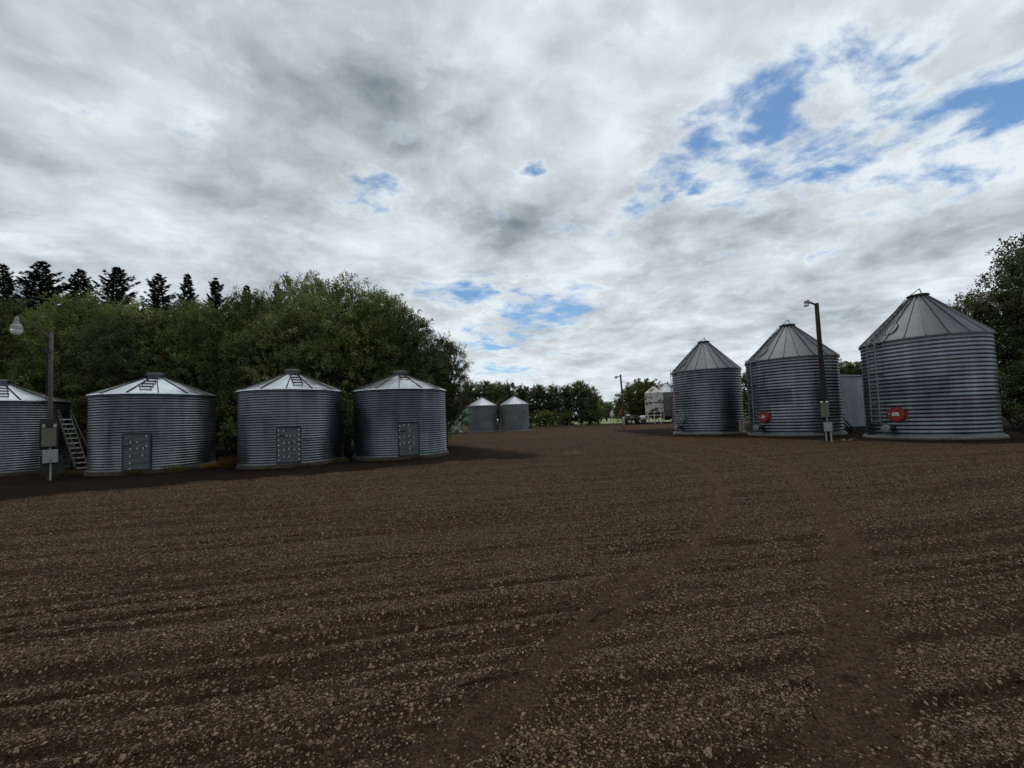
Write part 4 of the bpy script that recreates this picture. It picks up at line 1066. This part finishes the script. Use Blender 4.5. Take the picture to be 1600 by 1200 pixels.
def crown_mesh(name, material, seed, H, Wd, z0, lobes, twigs, per, leafL, leafW, twigL=1.1, droop=0.25, wind=(0.0, 0.0)):
    """crown of many leafy twigs growing from a cluster of lobes"""
    r = np.random.default_rng(seed)
    lob = []
    for k in range(lobes):
        u = (k + 0.5) / lobes
        z = z0 + (H - z0) * (0.12 + 0.76 * u)
        prof = math.sin(math.pi * min(1, 0.16 + 0.80 * u)) ** 0.7
        a = k * 2.4 + r.uniform(-.5, .5); q = Wd * 0.5 * prof * r.uniform(0.35, 0.75)
        rad = Wd * r.uniform(0.15, 0.25) * (0.65 + 0.5 * prof)
        lob.append((q * math.cos(a), q * math.sin(a), min(z, H - rad * 0.8), rad))
    lob.append((r.uniform(-.2, .2), r.uniform(-.2, .2), H - Wd * 0.2, Wd * 0.2))
    lob = np.array(lob)
    w = lob[:, 3] ** 2; w /= w.sum()
    li = r.choice(len(lob), twigs, p=w)
    n = r.normal(size=(twigs, 3)); n /= np.linalg.norm(n, axis=1)[:, None]
    n[:, 2] = np.where(n[:, 2] < -0.5, -n[:, 2] * 0.6, n[:, 2])
    dep = r.uniform(0.3, 1.0, twigs) ** 0.4
    base = lob[li, :3] + n * (lob[li, 3] * dep)[:, None]
    ok = base[:, 2] > z0 * 0.6; base, n = base[ok], n[ok]; twigs = len(base)
    dirn = n + np.array([wind[0], wind[1], 0.45]) + r.normal(scale=0.45, size=(twigs, 3)); dirn /= np.linalg.norm(dirn, axis=1)[:, None]
    tl = twigL * r.uniform(0.5, 1.25, twigs)
    t = r.uniform(0, 1, (twigs, per)); tint0 = r.normal(0.42, 0.16, twigs) + r.normal(0, 0.16, len(lob))[li[ok]]
    pos = base[:, None] + dirn[:, None] * (t * tl[:, None])[..., None]
    pos[..., 2] -= droop * (t ** 2) * tl[:, None]
    pos += r.normal(scale=0.085 * twigL, size=pos.shape)
    m = twigs * per; pos = pos.reshape(m, 3)
    d = np.repeat(dirn, per, 0) * 0.8 + r.normal(scale=0.62, size=(m, 3)); d[:, 2] -= droop * 0.9
    d /= np.linalg.norm(d, axis=1)[:, None]
    face = np.repeat(n, per, 0) * 0.8 + np.array([0, 0, 0.9]) + r.normal(scale=0.55, size=(m, 3))
    s = np.cross(face, d); s /= np.linalg.norm(s, axis=1)[:, None] + 1e-9
    L = leafL * r.uniform(0.6, 1.3, m); W = leafW * r.uniform(0.7, 1.3, m)
    bend = np.cross(d, s) * (L * 0.12)[:, None]
    Q = leaf_quads(pos, d, s, L, W, bend)
    me = np_mesh(name, Q.reshape(-1, 3), np.arange(m * 4).reshape(-1, 4), material)
    tint = np.clip(np.repeat(tint0, per) + r.normal(scale=0.16, size=m), 0, 1)
    at = me.attributes.new('tint', 'FLOAT', 'FACE'); at.data.foreach_set('value', tint.astype(np.float32))
    return me, lob


def trunk_mesh(name, lob, seed, H, rad, stems=1, extra=True):
    r = np.random.default_rng(seed); mb = MB()
    top = Vector((0, 0, H * 0.86))
    nodes = []
    for s in range(stems):
        a = s * 2.4; q = 0.0 if stems == 1 else 0.35
        pts = [Vector((q * .5 * math.cos(a), q * .5 * math.sin(a), -0.25))]
        for k in range(1, 6):
            u = k / 5; pts.append(Vector((q * (0.5 + 2.2 * u) * math.cos(a) + r.normal() * 0.10, q * (0.5 + 2.2 * u) * math.sin(a) + r.normal() * 0.10, H * (0.86 if s == 0 else 0.7) * u)))
        mb.tube(pts, [rad * (1.15 - 0.95 * k / 5) for k in range(6)], 8); nodes.append(pts)
    for (x, y, z, lr) in lob:
        pts = nodes[r.integers(0, stems)]
        u = max(0.15, min(0.85, (z - lr * 0.9 - 0.08 * H) / (H * 0.86))); f = u * 5; i = min(4, int(f)); p0 = pts[i].lerp(pts[i + 1], f - i)
        e = Vector((x, y, z)); mid = p0.lerp(e, 0.5) + Vector((r.normal() * .15, r.normal() * .15, 0.12 * lr))
        mb.tube([p0, mid, e], [rad * 0.42, rad * 0.28, rad * 0.13], 6)
        for k in range(5):
            v = Vector(r.normal(size=3)); v.z = abs(v.z) * 0.6; v.normalize()
            mb.tube([mid.lerp(e, 0.3 + 0.15 * k), e + v * lr * 0.55, e + v * lr * 0.95 + Vector((0, 0, 0.05))], [rad * 0.12, rad * 0.07, rad * 0.03], 5)
    return mb.mesh(name, M_BARK, True)


def make_kind(nm, material, seed, H, Wd, z0, lobes, twigs, per, lL, lW, rad, stems=1, **kw):
    cm, lob = crown_mesh('crown', material, seed, H, Wd, z0, lobes, twigs, per, lL, lW, **kw)
    return (nm, cm, trunk_mesh('trunk', lob, seed + 50, H, rad, stems), H, Wd)


W_KINDS = [make_kind('willow_tree', M_LEAF_W, 11, 10, 6.8, 0.5, 20, 1500, 30, 0.17, 0.027, 0.20, 2, wind=(0.25, 0.0), droop=0.40, twigL=0.85),
           make_kind('willow_tree', M_LEAF_W, 12, 10, 6.2, 0.5, 20, 1450, 30, 0.16, 0.028, 0.19, 2, wind=(0.25, 0.0), droop=0.35, twigL=0.8),
           make_kind('willow_tree', M_LEAF_W, 13, 10, 7.4, 0.6, 24, 1700, 30, 0.17, 0.027, 0.22, 3, wind=(0.3, 0.0), droop=0.40, twigL=0.9),
           make_kind('leafy_tree', M_LEAF_R, 14, 10, 6.2, 0.6, 20, 1350, 30, 0.14, 0.040, 0.20, 2, droop=0.15, twigL=0.8)]
F_KINDS = [make_kind('leafy_tree', M_LEAF_F, 21, 8.5, 5.0, 0.4, 11, 420, 26, 0.30, 0.085, 0.18, 1, droop=0.15),
           make_kind('leafy_tree', M_LEAF_F, 22, 8.5, 4.2, 0.5, 12, 400, 26, 0.30, 0.085, 0.17, 2, droop=0.15),
           make_kind('leafy_tree', M_LEAF_F, 23, 8.5, 5.6, 0.4, 12, 460, 26, 0.30, 0.09, 0.18, 2, droop=0.2)]
G_KIND = make_kind('round_tree', M_LEAF_G, 31, 8, 10.0, 0.5, 20, 800, 28, 0.30, 0.09, 0.22, 2, droop=0.2)
S_KIND = make_kind('shrub', M_LEAF_W, 41, 3, 3.2, 0.1, 9, 330, 30, 0.14, 0.036, 0.05, 3, twigL=0.7, droop=0.2)
SF_KIND = make_kind('shrub', M_LEAF_G, 42, 3, 4.2, 0.1, 9, 300, 24, 0.22, 0.07, 0.05, 3, twigL=0.7, droop=0.2)


def spruce_mesh(seed, H, R0, slope=0.42):
    r = np.random.default_rng(seed); C = []; D = []; S = []; L = []; W = []
    mb = MB(); mb.tube([(0, 0, -0.2), (0, 0, H * 0.5), (0, 0, H)], [0.24, 0.14, 0.015], 8)
    z = 1.5
    while z < H - 0.15:
        u = z / H; rad = min(R0, slope * (H - z)) * r.uniform(0.60, 1.2) + 0.05
        nb = int(5 + 4 * (1 - u)); a0 = r.uniform(0, 6.28)
        for k in range(nb):
            a = a0 + 2 * math.pi * k / nb + r.uniform(-.25, .25); ln = rad * r.uniform(0.45, 1.3)
            out = np.array([math.cos(a), math.sin(a), 0.0]); side_ = np.array([-math.sin(a), math.cos(a), 0.0])
            sl = -0.22 + 0.75 * u + r.uniform(-.12, .12); curl = 0.30
            def pt(t_): return np.array([0, 0, z]) + out * ln * t_ + np.array([0, 0, ln * (sl * t_ + curl * t_ * t_ * 0.8)])
            if ln > 0.5: mb.tube([Vector(pt(0)), Vector(pt(0.5)), Vector(pt(0.97))], [0.035, 0.022, 0.008], 4, cap=False)
            ns = int(14 + ln * 19)
            for q in range(ns):
                t_ = r.uniform(0.12, 1.0); c = pt(t_); sg = 1 if q % 2 else -1
                wid = (0.16 + 0.34 * ln * (1 - t_) ** 0.8) * r.uniform(0.6, 1.1)
                d = out * r.uniform(0.5, 0.9) + side_ * sg * r.uniform(0.3, 0.9) + np.array([0, 0, r.uniform(-.35, .15)])
                d /= np.linalg.norm(d); C.append(c); D.append(d); L.append(min(0.75, wid + 0.12)); W.append(0.065 + 0.04 * r.random())
                s = np.cross(d, np.array([r.normal() * .5, r.normal() * .5, 1.0])); S.append(s / np.linalg.norm(s))
            C.append(pt(0.8)); d = out + np.array([0, 0, sl + 0.35]); D.append(d / np.linalg.norm(d)); L.append(0.3 * ln + 0.15); W.append(0.07); S.append(side_)
        z += 0.38 * (1 - 0.45 * u) * r.uniform(0.7, 1.4) + 0.06
    C, D, S, L, W = map(np.array, (C, D, S, L, W))
    Q = leaf_quads(C, D, S, L, W, np.zeros_like(C)); m = len(C)
    me = np_mesh('crown', Q.reshape(-1, 3), np.arange(m * 4).reshape(-1, 4), M_NEEDLE)
    at = me.attributes.new('tint', 'FLOAT', 'FACE'); at.data.foreach_set('value', r.random(m).astype(np.float32))
    return ('spruce_tree', me, mb.mesh('trunk', M_BARK, True), H, R0 * 2)


P_KINDS = [spruce_mesh(61, 19, 3.9, 0.52), spruce_mesh(62, 19, 3.2, 0.36), spruce_mesh(63, 19, 3.8, 0.48), spruce_mesh(64, 19, 3.0, 0.30), spruce_mesh(65, 19, 3.4, 0.42)]


def plant(kind, x, y, height, label, group, width=None, rz=None, cat='tree', lean=0.0):
    nm, cm, tm, H, Wd = kind
    s = height / H; sw = s if width is None else width / Wd
    rz = random.uniform(0, 6.28) if rz is None else rz
    t = thing(nm, (x, y, 0), label, cat, group, rz, (sw, sw, s))
    if lean: t.rotation_euler = (0, lean, rz)
    obj('trunk', tm, t); obj('crown', cm, t)
    return t


GROVE = 'willows behind the short bins'
for (x, y, h, k, w, lab) in [
    (-36.5, 23.0, 9.8, 0, 7.2, 'willow tree at the left picture edge, beyond the light pole lamp'),
    (-31.0, 24.2, 9.9, 1, 6.6, 'willow tree rising above the leftmost short bin'),
    (-26.6, 25.0, 10.3, 2, 7.0, 'rounded willow tree in the gap right of the light pole'),
    (-21.8, 23.6, 8.6, 3, 6.0, 'dark leafy tree directly above the bin beside the stairs'),
    (-19.4, 24.6, 9.5, 0, 6.2, 'willow tree above and behind the right side of the bin by the stairs'),
    (-16.6, 25.3, 10.2, 1, 6.4, 'willow tree behind the gap left of the middle short bin'),
    (-13.4, 24.0, 8.9, 3, 5.8, 'dark leafy tree directly behind the middle short bin'),
    (-11.6, 27.2, 11.5, 2, 8.6, 'tallest broad willow crown of the grove, above the middle short bin'),
    (-8.1, 25.6, 9.9, 0, 6.4, 'willow tree behind the gap between the last two short bins'),
    (-6.5, 24.9, 8.3, 1, 5.0, 'willow tree directly behind the right-end short bin'),
    (-4.45, 25.8, 7.1, 3, 3.8, 'slim leafy tree at the right end of the grove')]:
    plant(W_KINDS[k], x, y, h, lab, GROVE, w, rz=random.uniform(-0.5, 0.5))
BACK = 'second row of trees behind the willows'
for (x, y, h, k, lab) in [
    (-41.0, 31.5, 11.9, 1, 'back-row willow top at the far left beneath the first spruces'),
    (-35.0, 31.0, 11.7, 0, 'back-row willow top below the widest spruce'),
    (-30.0, 31.6, 11.8, 2, 'back-row willow top below the third and fourth spruces'),
    (-25.0, 31.0, 11.7, 1, 'back-row willow top below the middle spruces'),
    (-20.3, 31.4, 12.1, 0, 'back-row willow top below the last clear spruce'),
    (-16.0, 31.0, 13.2, 2, 'back-row willow top left of the tallest willow crown'),
    (-10.6, 31.5, 11.9, 1, 'back-row willow top right of the tallest willow crown')]:
    plant(W_KINDS[k], x, y, h, lab, BACK, 7.6, rz=random.uniform(-0.5, 0.5))
for (x, y, h, k, s, lab) in [
    (-53.7, 42, 20.3, 1, 6.0, 'spruce top cut by the left picture edge'),
    (-48.4, 41, 19.9, 0, 9.0, 'widest dark spruce, second from the left'),
    (-48.7, 45, 20.7, 1, 7.0, 'narrow spruce top just right of the widest spruce'),
    (-41.6, 42, 19.4, 2, 8.0, 'spruce with spreading lower boughs, fourth from the left'),
    (-38.0, 43, 18.9, 4, 6.6, 'spruce top, fifth from the left'),
    (-36.5, 45, 19.7, 3, 5.6, 'pointed spruce top, sixth from the left'),
    (-33.3, 45, 19.0, 4, 5.6, 'pointed spruce top, seventh from the left'),
    (-30.4, 46, 18.5, 3, 5.4, 'small spruce tip peeping over the willows, eighth from left'),
    (-26.8, 46, 18.5, 0, 4.8, 'last spruce tip, touching the tallest willow')]:
    plant(P_KINDS[k], x, y, h, lab, 'spruces in a row behind the grove', s)
for (x, y, h, w, lab) in [(-18.9, 20.6, 2.6, 3.0, 'shrub in the gap behind the stairs'), (-12.7, 20.9, 3.0, 2.8, 'shrub between the bin by the stairs and the middle bin'),
                          (-7.7, 21.6, 2.9, 2.4, 'shrub between the last two short bins'), (-4.9, 25.3, 2.2, 2.2, 'shrub at the foot of the slim end tree'),
                          (-24.8, 22.6, 3.2, 3.6, 'shrub behind the leftmost short bin'), (-15.4, 22.2, 3.3, 3.6, 'shrub behind the bin by the stairs'), (-10.2, 22.6, 3.3, 3.6, 'shrub behind the middle short bin')]:
    plant(S_KIND, x, y, h, lab, 'shrubs between the short bins', w, cat='shrub')
FARG = 'far tree line beyond the yard'
for i, (x, y, h, k, lab) in enumerate([
    (-12.8, 86, 9.2, 0, 'far tree just left of the far bins, half behind the grove'), (-9.2, 88, 9.8, 1, 'far tree above the left slope of the left far bin'),
    (-6.0, 90, 9.9, 2, 'far tree straight above the left far bin'), (-3.2, 88, 9.5, 1, 'far tree above the right side of the left far bin'), (-0.4, 91, 9.3, 0, 'far tree above the gap between the far bins'),
    (2.4, 88, 8.6, 1, 'far tree above the roof of the right far bin'), (5.6, 85, 8.3, 2, 'first far tree clear of the right far bin'), (8.6, 86, 8.1, 0, 'second far tree right of the far bins'),
    (11.4, 85, 8.1, 1, 'third far tree right of the far bins'), (14.4, 84, 8.7, 2, 'tallest far tree, near the right end of the line'), (17.2, 87, 7.6, 0, 'far tree next to last at the right end'),
    (19.3, 91, 6.2, 1, 'low last far tree beside the lawn')]):
    plant(F_KINDS[k], x, y, h, lab, FARG)
for (x, y, h, w, lab) in [(6.6, 80.5, 2.8, 5.4, 'low green shrub right of the far bins'), (15.6, 81.5, 2.6, 5.0, 'low shrub at the foot of the tallest far tree'), (2.2, 83, 2.6, 5, 'low shrub behind the right far bin'), (11.2, 82, 2.5, 4.6, 'low shrub midway along the far tree line')]:
    plant(SF_KIND, x, y, h, lab, 'shrubs at the far tree line', w, cat='shrub')
for (x, y, h, k, lab) in [(30, 128, 6.0, 1, 'distant tree behind the lawn, left one'), (34.5, 126, 5.4, 0, 'distant tree behind the lawn, right one'), (40, 130, 6.4, 2, 'distant tree behind the round tree'), (26.5, 130, 6.6, 2, 'distant tree beside the last far tree')]:
    plant(F_KINDS[k], x, y, h, lab, 'distant trees beyond the lawn', 6.0)
plant(G_KIND, 26.8, 81, 8.0, 'broad round green tree behind the farm wagon', None, 11.5)
plant(F_KINDS[2], 39.5, 78, 8.5, 'tree glimpsed behind the farthest tall bin', 'trees behind the tall bins', 7)
plant(F_KINDS[0], 29.5, 49, 5.9, 'dark tree in the gap between the two farther tall bins', 'trees behind the tall bins', 5.0)
plant(F_KINDS[1], 38.6, 46, 6.6, 'tree top above the pale metal shed', 'trees behind the tall bins', 5.6)
plant(F_KINDS[2], 42.5, 46, 6.8, 'tree behind the nearest tall bin', 'trees behind the tall bins', 6.0)
RG = 'dark trees at the right edge'
plant(W_KINDS[3], 33.2, 24.5, 12.2, 'tall dark tree cut by the right picture edge', RG, 7.6)
plant(W_KINDS[3], 30.4, 25.6, 8.6, 'dark tree just right of the nearest tall bin', RG, 5.6)
plant(W_KINDS[2], 38.5, 26, 12.5, 'dark tree beyond the right picture edge', RG, 9.0)
plant(W_KINDS[1], 31.0, 21.4, 6.0, 'low dark tree under the tall tree at the right edge', RG, 5.4)
plant(W_KINDS[0], 36.0, 20.5, 7.0, 'low dark tree out at the right edge corner', RG, 6.0)
plant(S_KIND, 28.6, 22.6, 3.4, 'shrub in the dark right of the nearest tall bin', RG, 4.0, cat='shrub')
# bare branch sticking out above the nearest bin
t = thing('bare_branch', (29.6, 27.2, 0), 'bare forked sapling sticking out left of the right-edge trees', 'sapling')
mb = MB(); mb.tube([(0, 0, -0.1), (-0.1, 0, 3.0), (-0.8, 0, 6.0), (-1.6, 0, 7.6)], [0.09, 0.07, 0.05, 0.03], 6); mb.build('trunk', M_BARK, t)
for (a, b, c) in (((-0.8, 0, 6.0), (-1.0, 0, 6.8), (-1.0, 0.1, 7.3)), ((-1.1, 0, 6.7), (-1.8, 0, 7.0), (-2.3, 0, 7.4)), ((-0.5, 0, 5.0), (-1.2, 0.1, 5.6), (-1.9, 0.1, 6.1))):
    mb = MB(); mb.tube([a, b, c], [0.035, 0.025, 0.012], 5); mb.build('branch', M_BARK, t)


# ------------------------------------------------------------------ weeds, grass and sticks
def tuft_mesh(seed, n, spread, h, w, material, name='blades', curl=0.5):
    r = np.random.default_rng(seed); a = r.uniform(0, 6.28, n); q = spread * np.sqrt(r.random(n))
    c = np.stack([q * np.cos(a), q * np.sin(a), np.zeros(n)], 1)
    d = np.stack([np.cos(a) * curl * r.random(n), np.sin(a) * curl * r.random(n), np.ones(n)], 1) + r.normal(scale=0.22, size=(n, 3)); d[:, 2] = np.abs(d[:, 2]); d /= np.linalg.norm(d, axis=1)[:, None]
    s = np.cross(d, r.normal(size=(n, 3))); s /= np.linalg.norm(s, axis=1)[:, None]
    Q = leaf_quads(c, d, s, h * r.uniform(.4, 1.2, n), np.full(n, w), c * 0.25)
    me = np_mesh(name, Q.reshape(-1, 3), np.arange(n * 4).reshape(-1, 4), material)
    at = me.attributes.new('tint', 'FLOAT', 'FACE'); at.data.foreach_set('value', r.random(n).astype(np.float32)); return me


TUFT = tuft_mesh(71, 260, 0.30, 0.32, 0.010, M_GRASS, 'grass_tuft', 0.8)
WEED = tuft_mesh(72, 900, 0.34, 0.55, 0.010, M_WEED, 'dry_weed', 0.9)
STRAW = tuft_mesh(73, 160, 0.22, 0.20, 0.008, M_STRAW, 'straw_clump', 1.6)
o = obj('dry_weed', WEED); o.location = (-11.75, 16.95, ground_z(-11.75, 16.95) - 0.01); tag(o, 'rust-orange dry weed at the left foot of the middle short bin', 'weed')
o = obj('dry_weed', WEED); o.location = (-12.9, 17.2, ground_z(-12.9, 17.2) - 0.01); o.scale = (0.7, 0.7, 0.45); o.rotation_euler = (0, 0, 2); tag(o, 'smaller low orange weed right of the bin by the stairs', 'weed')
o = obj('straw_clump', STRAW); o.location = (2.45, 17.1, ground_z(2.45, 17.1)); o.scale = (1.5, 1.0, 0.9); tag(o, 'clump of pale dry straw lying out on the open yard', 'straw clump')
for k, (x, y, s, lab) in enumerate([(-18.0, 15.9, 0.9, 'grass tuft behind the weathered light pole foot'), (-17.5, 16.3, 0.7, 'grass tuft below the stairs'), (-14.5, 15.35, 0.8, 'grass tuft in front of the bin by the stairs'), (-13.5, 16.0, 1.0, 'grass tuft at the right foot of the bin by the stairs'),
                                    (-8.4, 16.1, 0.6, 'grass tuft near the door of the middle short bin'), (-7.5, 17.4, 0.8, 'grass tuft at the right foot of the middle short bin'), (-4.2, 17.75, 0.6, 'grass tuft in front of the right-end short bin'), (-12.4, 17.6, 0.9, 'green grass tuft behind the orange weed')]):
    o = obj('grass_tuft', TUFT); o.location = (x, y, ground_z(x, y) - 0.01); o.scale = (s, s, s); o.rotation_euler = (0, 0, k); tag(o, lab, 'grass tuft', 'grass tufts along the short bins')


def stick(pts, r, label):
    mb = MB(); P = [Vector((x, y, ground_z(x, y) + dz)) for x, y, dz in pts]
    mb.tube(P, [r * (1.1 - 0.6 * k / (len(P) - 1)) for k in range(len(P))], 7)
    m = P[1]; e = P[2] + Vector((0.015, 0.05, 0.012)); mb.tube([m, e], [r * 0.6, r * 0.25], 5)
    o = mb.build('stick', M_STICK, None, True); tag(o, label, 'stick', 'sticks lying on the yard')


stick([(0.56, 3.26, 0.012), (0.62, 3.31, 0.018), (0.72, 3.38, 0.02), (0.83, 3.45, 0.018)], 0.008, 'pale forked stick across the left tyre track in mid yard')
stick([(-0.38, 2.47, 0.010), (-0.25, 2.52, 0.016), (-0.10, 2.585, 0.02), (0.06, 2.63, 0.018)], 0.0065, 'dark thin stick low in the foreground beside the left tyre track')
